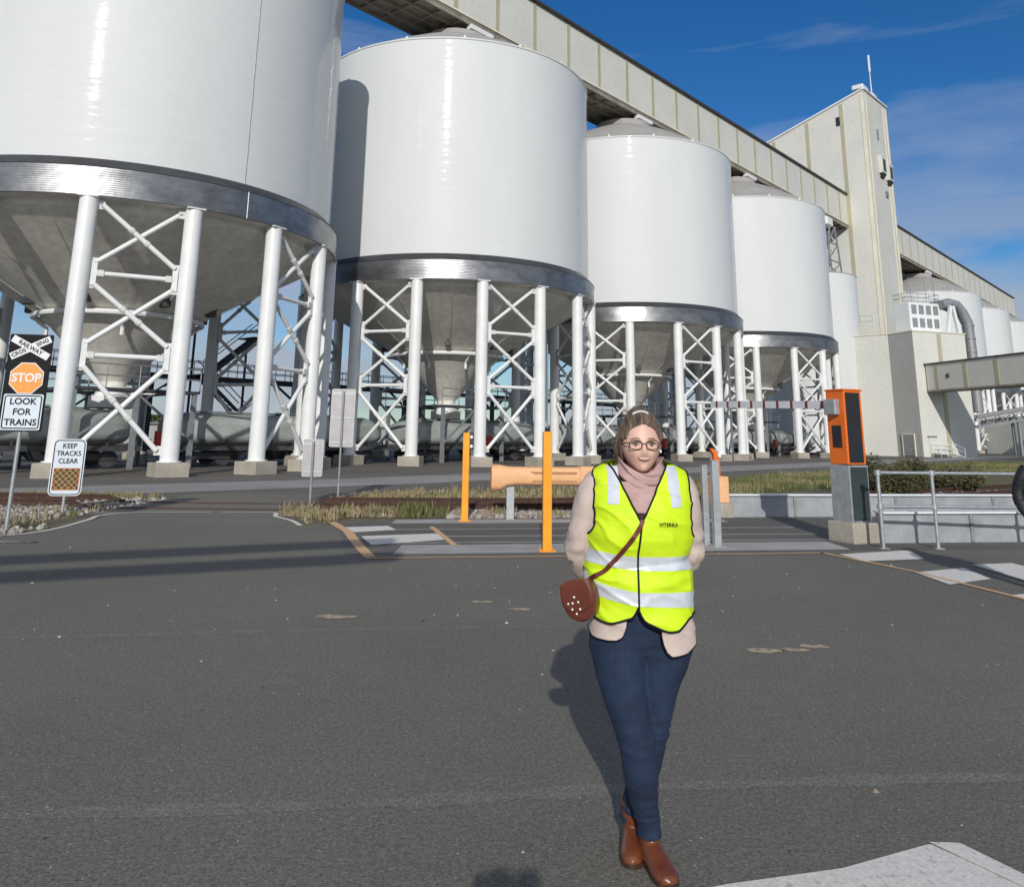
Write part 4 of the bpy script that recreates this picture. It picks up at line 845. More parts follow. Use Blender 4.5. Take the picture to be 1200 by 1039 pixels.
M_GOLD = mat('pale_brass', (.85, .72, .5), rough=.25, metal=.9)
M_LIP = mat('lip_pink', (.50, .17, .15), rough=.45); M_TEETH = mat('teeth', (.88, .86, .80), rough=.3)
M_COAT = mat('black_quilted_coat', (.010, .010, .012), (.015, .015, .018), rough=.6, scale=6, bump=.4, bscale=5)
M_FUR = mat('blonde_hair', (.42, .30, .18), (.30, .21, .12), rough=.7, scale=30)
M_DTROU = mat('dark_trousers', (.03, .03, .035), rough=.85)
def etube(b, pts, n=20, mi=0, cap=True, sq=1.0):
    """pts: (x,y,z,rx,ry) elliptical sections; rx along the side axis, ry along the front axis"""
    P = [Vector(p[:3]) for p in pts]; rows = []
    for i, p in enumerate(P):
        t = (P[min(i+1, len(P)-1)]-P[max(i-1, 0)]).normalized(); x = Vector((1, 0, 0)); x = (x-t*x.dot(t)).normalized() if abs(t.x) < .9 else Vector((0, 0, 1)); y = t.cross(x)
        rows.append([p+x*pts[i][3]*math.copysign(abs(cos(a))**sq, cos(a))+y*pts[i][4]*math.copysign(abs(sin(a))**sq, sin(a)) for a in [2*pi*k/n for k in range(n)]])
    if cap:
        rows.insert(0, [P[0]+(q-P[0])*.02 for q in rows[0]]); rows.append([P[-1]+(q-P[-1])*.02 for q in rows[-1]])
    b.grid(rows, mi, closed=True)
    if cap: b.poly(rows[0], mi); b.poly(rows[-1], mi)
def densify(pts, k=5):
    A = np.array(pts, float); out = []
    for i in range(len(A)-1):
        p0, p1, p2, p3 = A[max(i-1, 0)], A[i], A[i+1], A[min(i+2, len(A)-1)]
        for j in range(k): t = j/k; out.append(.5*((2*p1)+(-p0+p2)*t+(2*p0-5*p1+4*p2-p3)*t*t+(-p0+3*p1-3*p2+p3)*t**3))
    out.append(A[-1]); return [tuple(float(v) for v in q) for q in out]
def wrinkle(me, amp, sc, seed=0, aniso=(1, 1, 2)):
    for v in me.vertices:
        n = v.normal; c = v.co; d_ = mnoise.noise(Vector((c.x*sc*aniso[0]+seed, c.y*sc*aniso[1], c.z*sc*aniso[2]))); d_ = (1-abs(d_)*2)
        v.co = c+n*amp*d_
def remesh(name, mb, m, parent, vox, smooth=3, wr=None):
    me = mb.mesh(name, m); o = bpy.data.objects.new(name, me); COL.objects.link(o)
    md = o.modifiers.new('r', 'REMESH'); md.mode = 'VOXEL'; md.voxel_size = vox; md.use_smooth_shade = True
    if smooth: s_ = o.modifiers.new('s', 'SMOOTH'); s_.iterations = smooth; s_.factor = .5
    bpy.context.view_layer.update(); me2 = bpy.data.meshes.new_from_object(o.evaluated_get(bpy.context.evaluated_depsgraph_get())); o.modifiers.clear(); o.data = me2
    me2.materials.clear(); me2.materials.append(m); me2.polygons.foreach_set('material_index', [0]*len(me2.polygons))
    if wr: wrinkle(me2, *wr)
    me2.polygons.foreach_set('use_smooth', [True]*len(me2.polygons)); o.name = name
    if parent: o.parent = parent
    return o
def head_mb(b, c, s=1.0, nu=110, nv=90, face=True):
    cx, cy, cz = c; rows = []
    G = lambda x, z, x0, z0, sx, sz: math.exp(-((x-x0)/sx)**2-((z-z0)/sz)**2)
    for j in range(nv+1):
        ph = -pi/2+pi*j/nv; row = []
        for i in range(nu):
            a = 2*pi*i/nu; z = .116*sin(ph); r = cos(ph); rx, ry = .0815, .094
            low = max(0, -z/.116)
            rl = r**.72 if ph < 0 else r**.9
            x = rx*rl*sin(a)*(1-.34*low**1.6); y = -ry*r*cos(a)
            if y < 0: y = -ry*cos(a)*(r**.42 if ph < 0 else r**.8)
            if y < 0: y *= 1-.05*low
            else: y *= 1-.35*low
            if face and y < 0:
                f = min(1, -y/.045)
                dy = -.021*G(x, z, 0, -.034, .0105, .018)-.009*G(x, z, 0, -.012, .008, .02)+.007*G(abs(x), z, .033, .0, .016, .011)-.004*G(abs(x), z, .03, .022, .02, .007)
                dy += -.007*G(abs(x), z, .040, -.034, .017, .017)-.005*G(x, z, 0, -.056, .022, .007)-.009*G(x, z, 0, -.102, .02, .014)+.003*G(x, z, 0, -.075, .016, .006)-.004*G(abs(x), z, .011, -.040, .006, .006)
                y += dy*f
            row.append((cx+x*s, cy+y*s, cz+z*s))
        rows.append(row)
    b.grid(rows, closed=True)
    for sx in (-1, 1): etube(b, [(cx+sx*.073*s, cy+.012*s, cz-.032*s, .006, .012), (cx+sx*.080*s, cy+.016*s, cz-.01*s, .008, .016), (cx+sx*.084*s, cy+.02*s, cz+.015*s, .006, .016)], 10)
def hand_mb(b, w, d_, side, s=1.0):
    """w wrist point, d_ pointing direction, side = thumb direction; curled relaxed fingers"""
    w = Vector(w); d_ = Vector(d_).normalized(); sd_ = (Vector(side)-d_*Vector(side).dot(d_)).normalized(); nrm = d_.cross(sd_)
    def ch(pts, rs): b.tube(densify([tuple(p)+(r,) for p, r in zip(pts, rs)], 3) and [q[:3] for q in densify([tuple(p)+(r,) for p, r in zip(pts, rs)], 3)], [q[3] for q in densify([tuple(p)+(r,) for p, r in zip(pts, rs)], 3)], 8)
    rows = []
    for t, wd, th in ((0, .026, .018), (.03, .036, .017), (.07, .041, .014), (.09, .038, .011)):
        p = w+d_*t*s; rows.append([p+sd_*cos(a)*wd*s+nrm*sin(a)*th*s for a in [2*pi*k/14 for k in range(14)]])
    b.grid(rows, closed=True); b.poly(rows[0]); b.poly(rows[-1])
    for k, (off, L) in enumerate(((.029, .066), (.0105, .074), (-.009, .070), (-.028, .056))):
        p0 = w+d_*.08*s+sd_*off*s; L *= s; p1 = p0+d_*L*.45; p2 = p1+(d_*.75+nrm*.65)*L*.33; p3 = p2+(d_*.35+nrm*.9)*L*.28; ch([p0, p1, p2, p3], [.0092*s, .0088*s, .0078*s, .0062*s])
    p0 = w+d_*.025*s+sd_*.03*s; p1 = p0+(d_*.6+sd_*.75)*.032*s; p2 = p1+(d_*.9+sd_*.3+nrm*.3)*.03*s; p3 = p2+(d_*.95+nrm*.5)*.022*s; ch([p0, p1, p2, p3], [.0115*s, .0105*s, .009*s, .0075*s])
def boot(b, ank, heel, toe, w=.05, shaft=.19):
    ank, heel, toe = Vector(ank), Vector(heel), Vector(toe); f = (toe-heel); L = f.length; f.normalize(); sx = Vector((-f.y, f.x, 0)); rows = []
    prof = [(0, .026, .085), (.08, .035, .10), (.2, .038, .105), (.35, .039, .10), (.5, .040, .082), (.7, .046, .062), (.86, .042, .050), (.95, .030, .042), (1.0, .010, .026)]
    for t, hw, h in prof:
        p = heel+f*L*t; rows.append([p+sx*hw*(w/.05)*cos(a)*(1.04 if sin(a) < 0 else .96)+Vector((0, 0, max(.0, h*.5+h*.5*sin(a)*(1 if sin(a) > 0 else 1.0)))) for a in [2*pi*k/24 for k in range(24)]])
    b.grid(rows, closed=True); b.poly(rows[0]); b.poly(rows[-1])
    base = heel+f*L*.22+Vector((0, 0, .045)); etube(b, densify([(base.x, base.y, base.z, .037, .054), ((base.x*.5+ank.x*.5), (base.y*.5+ank.y*.5), .09, .041, .052), (ank.x, ank.y, .125, .043, .050), (ank.x, ank.y, shaft, .041, .047)], 4), 20)
# ---- the woman in the hi-vis vest
PX, PY = .55, 3.62
wm = thing('person', 'smiling woman in yellow hi-vis vest, glasses, blue jeans and brown boots', 'person', (PX, PY, 0))
TR_ = np.array([  # z, cx, rx, ry, cy
 (.74, -.006, .208, .148, .01), (.80, -.008, .208, .15, .01), (.86, -.012, .206, .152, .01), (.95, -.015, .206, .148, .01), (1.04, -.022, .204, .140, .005), (1.13, -.022, .196, .136, 0), (1.21, -.010, .198, .150, -.008), (1.27, -.004, .198, .156, -.010),
 (1.33, -.002, .200, .146, -.005), (1.39, -.002, .200, .124, 0), (1.43, -.002, .197, .108, .005), (1.455, -.002, .190, .096, .01), (1.475, -.004, .172, .086, .012), (1.49, -.006, .145, .078, .012), (1.505, -.006, .115, .07, .012), (1.52, -.004, .085, .064, .01), (1.54, 0, .07, .062, .008)])
def ring(z): return [float(np.interp(z, TR_[:, 0], TR_[:, k])) for k in (1, 2, 3, 4)]
def S(th, z, off=0, fold=1.0):
    cx, rx, ry, cy = ring(z); rx += off; ry += off
    sn, cs = sin(th), cos(th); x = cx+rx*math.copysign(abs(sn)**.92, sn); y = cy-ry*math.copysign(abs(cs)**.85, cs)
    if fold:
        a = mnoise.noise(Vector((x*5, y*5+3, z*11)))*.011+(1-2*abs(mnoise.noise(Vector((x*8+z*10, y*7, z*9)))))**3*.007+mnoise.noise(Vector((x*26+z*19, y*19, z*31)))*.0022
        a += -.008*math.exp(-((z-1.105-.10*(x+.05))/.012)**2)*(cs > 0)+.006*math.exp(-((z-1.03-.25*abs(x))/.02)**2)*(cs > 0)
        x += sn*a*fold; y -= cs*a*fold
    return Vector((x, y, z))
def TH(x, z, off=0):
    cx, rx, ry, cy = ring(z); s_ = max(-1, min(1, (x-cx)/(rx+off))); return math.asin(math.copysign(abs(s_)**(1/.92), s_))
OFF = .014
def shell(zlo, zhi, t0, t1, off, nu=120, nv=70, fold=1.0):
    rows = []
    for j in range(nv+1):
        row = []
        for i in range(nu+1):
            u, v = i/nu, j/nv; z1_ = zhi; th_ = None
            za = zlo(u); z = za+(zhi-za)*v; th_ = t0(z)+(t1(z)-t0(z))*u; row.append(S(th_, z, off, fold))
        rows.append(row)
    return rows
def edge_tube(b, pts, r=.0042): b.tube(pts, r, 6)
cl = lambda z: -.040 if z < 1.16 else -.040+.015*min(1, (z-1.16)/.12)
def hem(u):  # u 0 = right panel inner edge, round the back, 1 = left panel inner edge
    th = u*2*pi; d0 = min(u, 1-u)
    h = .93-.012*sin(pi*u)
    if u < .25: h = .93-.055*math.exp(-((u-.085)/.07)**2)
    if u > .75: h = .935-.035*math.exp(-((u-.91)/.07)**2)
    if d0 < .02: h += .035*(1-d0/.02)**2
    return h
tR = lambda z: TH(cl(z)+.000, z, OFF); tL = lambda z: 2*pi+TH(cl(z)-.003, z, OFF)
vest = MB(); low = shell(hem, 1.21, tR, tL, OFF, 170, 60); vest.grid(low)
bind = MB(); edge_tube(bind, [p+Vector((0, -.001, 0)) for p in low[0]]); edge_tube(bind, [r[0]+Vector((0, -.003, 0)) for r in low]); 
XR = lambda z: -.025+(z-1.28)/.21*.118; XL = lambda z: -.028-(z-1.28)/.21*.10
def xin(z, sgn): 
    if z < 1.28: return cl(z)
    return XR(z) if sgn > 0 else XL(z)
def arm(z, sgn): 
    cx, rx, ry, cy = ring(z); lim = .194 if sgn < 0 else .186; k = max(0, min(1, (1.26-z)/.05))
    x = min(rx+OFF, lim+.03*k*k); return x
ZT_ = 1.497
for sgn in (-1, 1):
    rows = []; nv = 60; nu = 50
    for j in range(nv+1):
        z = 1.21+(ZT_-1.21)*j/nv; cx, rx, ry, cy = ring(z); xi = xin(z, sgn); lim = arm(z, sgn)
        ta = TH(xi, z, OFF); tb = math.copysign(min(pi/2, abs(math.asin(min(1, (lim/(rx+OFF)))))), sgn)
        if sgn*(tb-ta) < 0: ta = tb
        rows.append([S(ta+(tb-ta)*i/nu, z, OFF) for i in range(nu+1)])
    vest.grid(rows); edge_tube(bind, [r[0]+Vector((0, -.002, 0)) for r in rows]); edge_tube(bind, [r[-1]+Vector((sgn*.001, -.001, 0)) for r in rows if abs(r[-1].x) > .15])
    rows = []
    for j in range(nv+1):
        z = 1.21+(1.515-1.21)*j/nv; cx, rx, ry, cy = ring(z); lim = arm(z, sgn); tb = math.copysign(min(pi/2, abs(math.asin(min(1, lim/(rx+OFF))))), sgn)
        rows.append([S(sgn*pi+(tb-sgn*pi)*i/nu, z, OFF) for i in range(nu+1)])
    for r in rows:  # back: mirror of theta beyond the side
        pass
    rows = [[Vector((p.x, p.y, p.z)) for p in r] for r in rows]
    back = []
    for j in range(nv+1):
        z = 1.21+(1.512-1.21)*j/nv; cx, rx, ry, cy = ring(z); lim = arm(z, sgn); a_ = math.asin(min(1, lim/(rx+OFF))); tb = sgn*(pi-a_)
        back.append([S(sgn*pi+(tb-sgn*pi)*i/nu, z, OFF) for i in range(nu+1)])
    vest.grid(back)
vo = vest.build('vest', M_VEST, wm, 60)
sm_ = vo.modifiers.new('t', 'SOLIDIFY'); sm_.use_rim = False; sm_.thickness = .0035; sm_.offset = -1
bind.build('binding', M_BIND, vo, 60)
def patch(name, zlo, zhi, x0, x1, off=OFF+.0022, nu=60, nv=8, m=M_SILV, back=False):
    rows = []
    for j in range(nv+1):
        row = []
        for i in range(nu+1):
            u = i/nu; x = x0+(x1-x0)*u; a, b_ = zlo(x), zhi(x); z = a+(b_-a)*j/nv
            if back: th = TH(-.04, z, off)+.01+(2*pi-.02)*u; a, b_ = zlo(u), zhi(u); z = a+(b_-a)*j/nv; th = TH(-.04, z, off)+.01+(2*pi-.02)*u
            else: th = TH(x, z, off)
            row.append(S(th, z, off))
        rows.append(row)
    b = MB(); b.grid(rows); return b.build(name, m, vo, 60)
L_ = lambda pts: (lambda u: float(np.interp(u, [p[0] for p in pts], [p[1] for p in pts])))
patch('reflective_stripe', L_([(0, 1.098), (.25, 1.094), (.5, 1.09), (.75, 1.12), (.86, 1.115), (1, 1.096)]), L_([(0, 1.148), (.25, 1.148), (.5, 1.145), (.75, 1.175), (.86, 1.165), (1, 1.146)]), 0, 1, nu=200, back=True)
patch('reflective_stripe', L_([(0, .968), (.25, .95), (.5, .95), (.75, 1.055), (.86, 1.0), (1, .968)]), L_([(0, 1.018), (.25, 1.012), (.5, 1.01), (.75, 1.10), (.86, 1.052), (1, 1.018)]), 0, 1, nu=200, back=True)
def vstrip(x0, x1, z0, z1, lean):
    rows = []
    for j in range(41):
        z = z0+(z1-z0)*j/40; cx, rx, ry, cy = ring(z); xx = [(x0+(x1-x0)*i/6+lean*j/40) for i in range(7)]; rows.append([S(TH(max(-rx-OFF, min(rx+OFF, x)), z, OFF+.002), z, OFF+.0025) for x in xx])
    b = MB(); b.grid(rows); b.build('reflective_stripe', M_SILV, vo, 60)
vstrip(-.152, -.108, 1.345, 1.492, .006); vstrip(.098, .142, 1.335, 1.492, -.006)
lg = S(TH(.075, 1.272), 1.272, OFF+.004, 1); text('VITERRA', .020, M_BIND, vo, Matrix.Translation(lg+Vector((0, -.004, 0))) @ Matrix.Rotation(rad(16), 4, 'Z') @ Matrix.Rotation(rad(90), 4, 'X') @ Matrix.Rotation(rad(-2), 4, 'Z'), 'lettering', bold=.0, sx=1.05, ext=.001)
# jacket: skirt below the vest, torso, sleeves
jk = MB()
def jhem(u):
    if u < .5: h = float(np.interp(u, [0, .012, .03, .1, .2, .3, .5], [.86, .80, .782, .79, .83, .85, .85]))
    else: h = float(np.interp(u, [.5, .75, .85, .93, .965, .985, 1], [.85, .865, .84, .835, .838, .85, .89]))
    return h
t0 = lambda z: TH(.045 if z > .8 else .05, z, .0); t1 = lambda z: 2*pi+TH(-.085, z, 0)
sk = shell(jhem, 1.05, t0, t1, .004, 150, 40); jk.grid(sk)
jk.grid(shell(lambda u: 1.04, 1.43, lambda z: 0, lambda z: 2*pi, -.004, 90, 40))
SLV = {}
for sgn, pts in ((-1, [(-.15, .005, 1.44, .045, .05), (-.178, .005, 1.41, .062, .064), (-.205, .0, 1.355, .066, .068), (-.228, .005, 1.28, .061, .064), (-.250, .022, 1.20, .057, .060), (-.252, .055, 1.135, .056, .058), (-.225, .11, 1.075, .052, .054), (-.17, .165, 1.02, .046, .048), (-.10, .20, .985, .038, .038), (-.06, .205, .97, .034, .034)]),
                 (1, [(.14, .005, 1.44, .045, .05), (.165, .005, 1.405, .060, .064), (.178, .0, 1.35, .064, .068), (.186, .005, 1.28, .060, .064), (.197, .025, 1.20, .057, .060), (.198, .06, 1.135, .056, .058), (.18, .115, 1.075, .052, .054), (.13, .17, 1.02, .046, .048), (.07, .205, .985, .038, .038), (.045, .21, .965, .034, .034)])):
    dp = densify(pts, 6); SLV[sgn] = dp; b = MB(); etube(b, dp, 32); me_ = b
    o_ = me_.mesh('s', M_CREAM); bm = bmesh.new(); bm.from_mesh(o_); bmesh.ops.recalc_face_normals(bm, faces=bm.faces[:]); bm.normal_update()
    for v in bm.verts:
        c = v.co; el = math.exp(-((c.z-1.15)/.07)**2); d_ = mnoise.noise(Vector((c.x*12, c.y*12+sgn*4, c.z*26)))*(.003+.008*el)+(1-2*abs(mnoise.noise(Vector((c.x*16+c.z*14, c.y*16, c.z*20)))))**3*(.005+.008*el)+mnoise.noise(Vector((c.x*40, c.y*40, c.z*50)))*.0015; v.co = c+v.normal*d_
    bm.verts.index_update(); jk.add([v.co[:] for v in bm.verts], [[v.index for v in f.verts] for f in bm.faces]); bm.free(); bpy.data.meshes.remove(o_)
jo = jk.build('jacket', M_CREAM, wm, 70); sm_ = jo.modifiers.new('t', 'SOLIDIFY'); sm_.thickness = .003; sm_.offset = -1
b = MB(); edge_tube(b, [p for p in sk[0]][:40], .0022); edge_tube(b, [r[0] for r in sk][:30], .0022); b.build('hem_piping', M_BIND, jo, 60); b = MB(); edge_tube(b, [p for p in sk[0]][-40:], .0022); edge_tube(b, [r[-1] for r in sk][:30], .0022); b.build('hem_piping', M_BIND, jo, 60)
# shirt and cowl in the V
rows = []
for j in range(31):
    z = 1.24+.19*j/30; rows.append([S(-.75+1.5*i/40, z, .003) for i in range(41)])
b = MB(); b.grid(rows); sh = b.build('top', M_PINK, wm, 60)
rows = []
for j in range(9): z = 1.24+.075*j/8; rows.append([S(TH(-.028+(i/8-.5)*.09, z, .006), z, .006) for i in range(9)])
b = MB(); b.grid(rows); b.build('dark_undershirt', mat('dark_undershirt', (.05, .03, .035), rough=.9), wm, 60)
rows = []; prof = [(1.38, .06, .085, -.010), (1.40, .075, .098, -.016), (1.42, .088, .104, -.016), (1.445, .098, .106, -.014), (1.475, .102, .102, -.009), (1.50, .101, .099, -.004), (1.518, .098, .097, 0), (1.527, .093, .093, 0), (1.523, .087, .086, 0), (1.51, .085, .082, 0), (1.47, .078, .075, 0)]
pr = densify(prof, 4)
for z, rx, ry, cy in pr:
    row = []
    for i in range(72):
        a = 2*pi*i/72; fr_ = cos(a); f1 = .007*sin(z*95+2.2*sin(a*1.0)*3)+.006*mnoise.noise(Vector((sin(a)*2.5, cos(a)*2.5, z*22)))-.004*math.exp(-((a if a < pi else a-2*pi)/.06)**2)
        zz = z-.064*max(0, fr_)**2.2*min(1, max(0, (z-1.40)/.12))+.0*fr_; row.append((sin(a)*(rx+f1), cy-cos(a)*(ry+f1), zz))
    rows.append(row)
b = MB(); b.grid(rows, closed=True); b.build('cowl_scarf', M_PINK, wm, 70)
# jeans
def leg_pts(side):
    if side < 0: return [(-.075, .005, .93, .12, .12), (-.100, .004, .86, .119, .112), (-.102, .0, .78, .114, .110), (-.088, -.012, .66, .096, .1), (-.066, -.028, .55, .079, .084), (-.047, -.035, .475, .070, .074), (-.036, -.02, .41, .067, .07), (-.024, .0, .33, .067, .071), (-.006, .035, .23, .054, .058), (.012, .065, .14, .046, .051), (.014, .068, .095, .047, .053)]
    return [(.07, .005, .93, .118, .12), (.082, .006, .86, .112, .112), (.083, .01, .78, .106, .112), (.054, .015, .66, .086, .095), (.040, .025, .55, .070, .08), (.031, .04, .475, .062, .07), (.024, .07, .41, .060, .067), (.010, .105, .33, .060, .068), (-.012, .155, .23, .050, .055), (-.036, .20, .14, .044, .049), (-.038, .203, .095, .045, .050)]
jn = MB(); etube(jn, densify(leg_pts(-1), 5), 28); etube(jn, densify(leg_pts(1), 5), 28); etube(jn, densify([(-.003, .012, .75, .09, .07), (-.003, .01, .80, .165, .105), (-.006, .015, .86, .190, .118), (-.006, .01, .93, .184, .118), (-.005, .005, 1.02, .175, .115)], 4), 32)
jo_ = remesh('jeans', jn, M_JEAN, wm, .007, 2)
for v in jo_.data.vertices:
    c = v.co; k = math.exp(-((c.z-.47)/.05)**2)+.9*math.exp(-((c.z-.2)/.07)**2)+.6*math.exp(-((c.z-.8)/.05)**2)+.15
    v.co = c+v.normal*(mnoise.noise(Vector((c.x*9, c.y*9, c.z*42)))*.0065*k+(1-2*abs(mnoise.noise(Vector((c.x*7+c.z*9, c.y*7, c.z*21)))))**3*.004*k+mnoise.noise(Vector((c.x*22, c.y*22, c.z*30)))*.0018)
# body (skin) as one continuous mesh
bd = MB(); head_mb(bd, (0, -.022, 1.578))
etube(bd, densify([(0, .02, 1.40, .07, .06), (0, .012, 1.45, .056, .056), (0, .005, 1.51, .052, .056), (0, .005, 1.56, .05, .06)], 4), 24)
etube(bd, densify([(-.003, .01, .84, .165, .105), (-.003, .01, .95, .165, .105), (-.01, .005, 1.08, .15, .10), (-.005, .0, 1.22, .165, .105), (0, .005, 1.34, .17, .09), (0, .01, 1.42, .13, .06), (0, .01, 1.45, .06, .05)], 4), 28)
for s_ in (-1, 1):
    etube(bd, [(p[0], p[1], p[2], max(.024, p[3]*.62), max(.024, p[4]*.62)) for p in SLV[s_]], 16)
    etube(bd, [(p[0], p[1], p[2], p[3]*.82, p[4]*.82) for p in densify(leg_pts(s_), 3)], 18)
hand_mb(bd, (-.062, .207, .972), (.8, .12, -.42), (.2, .1, .9)); hand_mb(bd, (.047, .222, .966), (-.75, .15, -.5), (.1, .2, .9))
for (ank, hl, to) in (((.014, .07, .14), (.005, .125, 0), (.055, -.115, 0)), ((-.037, .2, .14), (-.03, .26, 0), (-.058, .03, 0))):
    a_, h_, t_ = map(Vector, (ank, hl, to)); m_ = h_.lerp(t_, .55); e_ = h_.lerp(t_, .9)
    etube(bd, densify([(ank[0], ank[1], .15, .03, .034), (ank[0], ank[1], .08, .03, .035), (m_.x, m_.y, .034, .028, .02), (e_.x, e_.y, .022, .026, .012)], 3), 14)
remesh('body', bd, M_SKIN, wm, .0042, 2)
# boots
for (ank, hl, to, wd) in (((.014, .07, .14), (.002, .135, 0), (.062, -.125, 0), .056), ((-.037, .2, .14), (-.026, .27, 0), (-.062, .02, 0), .052)):
    b = MB(); boot(b, ank, hl, to, wd); bo = remesh('boot', b, M_BOOT, wm, .005, 3)
    b = MB(); h_, t_ = Vector(hl), Vector(to); f = (t_-h_).normalized(); s2 = Vector((-f.y, f.x, 0)); L = (t_-h_).length
    pts = [h_+f*L*t+s2*sd*w_ for t, w_, sd in [(0, .02, 1), (-.015, 0, 1), (0, .02, -1), (.15, .038, -1), (.45, .038, -1), (.7, .05, -1), (.9, .042, -1), (1.01, .012, -1), (1.01, .012, 1), (.9, .042, 1), (.7, .05, 1), (.45, .038, 1), (.15, .038, 1)]]
    b.prism([(p.x, p.y) for p in pts], .0, .016); b.build('sole', mat('sole_brown', (.05, .022, .012), rough=.7), bo)
    b = MB(); 
    b.box((ank[0]-.01, ank[1]-.051, .165), (.014, .005, .035)); b.build('pull_tab', M_BAG, bo)
# face details
hc = Vector((0, -.022, 1.578))
for sx in (-1, 1):
    b = MB(); b.lathe([(0, -.0105), (.006, -.009), (.0098, -.004), (.0105, 0), (.0098, .004), (.006, .009), (0, .0105)], 16, M=Matrix.Translation((sx*.0325, -.1005, 1.577)) @ Matrix.Diagonal((1, 1, .40, 1)) @ Matrix.Rotation(pi/2, 4, 'X')); e = b.build('eye', mat('eye_white', (.5, .47, .44), rough=.3), wm, 60)
    b = MB(); b.tube([(sx*.0325, -.1102, 1.5765), (sx*.0325, -.1118, 1.5765)], .0042, 12); b.build('iris', mat('eye_brown', (.05, .03, .02), rough=.3), e)
    b = MB(); b.tube([(sx*(.018+.006*k), -.1115+.0012*k*k*.45, 1.5815+.0022*sin(pi*k/5)) for k in range(6)], .0019, 6); b.build('upper_lid', M_HAIR, wm, 60)
    b = MB(); b.tube([(sx*(.015+.0075*k), -.1155+.0016*k*k*.5, 1.5985+.0045*sin(pi*(k+.6)/5.4)) for k in range(6)], [.0012, .0019, .002, .0018, .0014, .0008], 6); b.build('eyebrow', M_HAIR, wm, 60)
b = MB(); cv = lambda x: 1.5225+7.5*x*x
b.tube([(x, -.1170+5.2*x*x, cv(x)+.0040-.32*max(0, abs(x)-.016)+.0008*math.exp(-((abs(x)-.005)/.004)**2)) for x in np.linspace(-.027, .027, 13)], [.0008]+[.0017]*11+[.0008], 8); b.tube([(x, -.1172+5.5*x*x, cv(x)-.0058+6.5*x*x) for x in np.linspace(-.024, .024, 11)], [.0008]+[.0024]*9+[.0008], 8); b.build('lips', M_LIP, wm, 60)
b = MB(); b.tube([(x, -.1160+5.4*x*x, cv(x)-.0006) for x in np.linspace(-.022, .022, 9)], [.0008]+[.0032]*7+[.0008], 6); b.build('teeth', M_TEETH, wm, 60)
M_FR = mat('glasses_frame', (.03, .012, .012), rough=.25)
b = MB()
for sx in (-1, 1):
    loop = []
    for k in range(29):
        a = 2*pi*k/28; ex = math.copysign(abs(cos(a))**.75, cos(a)); ez = math.copysign(abs(sin(a))**.75, sin(a)); loop.append((sx*.0345+ex*.0255, -.122+.0035*abs(sx*.0345+ex*.0255)/.03, 1.575+ez*.0168+(.002 if sin(a) > 0 else 0)))
    b.tube(loop, .0021, 6, cap=False); b.tube([(sx*.06, -.117, 1.583), (sx*.073, -.10, 1.584), (sx*.084, -.02, 1.58), (sx*.083, .02, 1.572)], .002, 6)
b.tube([(-.009, -.1215, 1.579), (0, -.1255, 1.582), (.009, -.1215, 1.579)], .002, 6); b.build('glasses', M_FR, wm, 60)
b = MB(); b.tube([(.084, -.012, 1.556), (.086, -.014, 1.545)], [.004, .0045], 10); b.build('earring', M_TEETH, wm, 60)
# hair: a cap that leaves the face free, plus combed strands
hr_ = MB(); rows = []; hz = lambda x: 1.657-1.5*x*x-9000*abs(x)**4.6
nu, nv = 96, 64
for j in range(nv+1):
    ph = -pi*.42+(pi*.92)*j/nv; row = []
    for i in range(nu):
        a = 2*pi*i/nu; q = 1+.05*mnoise.noise(Vector((sin(a)*6, cos(a)*6, ph*1.2)))
        cp = max(0, cos(ph)); x = .0955*cp**.85*sin(a)*q; y = -.022+.012-.100*cp**.85*cos(a)*q; z = 1.588+sin(ph)*(.116+.032*max(0, sin(ph))**3)
        row.append(Vector((x, y, z)))
    rows.append(row)
vs = [p for r in rows for p in r]; fs = []
for j in range(nv):
    for i in range(nu):
        i2 = (i+1) % nu; q = [rows[j][i], rows[j][i2], rows[j+1][i2], rows[j+1][i]]; c = sum(q, Vector())/4
        if c.y < -.015 and c.z < hz(c.x) and c.z > 1.42 and abs(c.x) < .0835: continue
        if c.z < (1.50 if c.y > .045 else (1.53 if c.y > .012 else 1.60)): continue
        fs.append((j*nu+i, j*nu+i2, (j+1)*nu+i2, (j+1)*nu+i))
hr_.add(vs, fs); hr_.lathe([(.001, -.05), (.03, -.04), (.047, -.01), (.045, .02), (.025, .042), (.001, .048)], 20, M=Matrix.Translation((.004, .085, 1.685)))
hair = hr_.build('hair', M_HAIR, wm, 60); md = hair.modifiers.new('t', 'SOLIDIFY'); md.thickness = .008; md.offset = -1
st = MB(); rnd = random.Random(3)
for k in range(900):
    s0 = rnd.uniform(-1, 1); a0 = s0*1.35; lift = rnd.uniform(-.003, .007)
    x0 = .086*sin(a0); z0 = hz(x0)+.002 if abs(x0) < .075 else 1.61+rnd.uniform(-.02, .04); pts = []
    y0 = -.022-.09*max(.15, cos(a0))
    P0 = Vector((x0, y0, max(1.595, z0))); P3 = Vector((.004+.02*s0, .085, 1.69+rnd.uniform(-.03, .02)))
    for q in range(9):
        t = q/8; p = P0.lerp(P3, t); c = Vector((0, -.008, 1.590)); d_ = p-c; e = Vector((d_.x/.0965, d_.y/.101, d_.z/(.118+.03*max(0, min(1, (p.z-1.64)/.08))))); n_ = e.length; p = c+d_/max(n_, .2)*(1+lift+.02*sin(pi*t)) if t < .93 else p; pts.append(p)
    st.tube(pts, [.0005, .0009, .0011, .0011, .0011, .0011, .0011, .001, .0008], 4, k % 2, False)
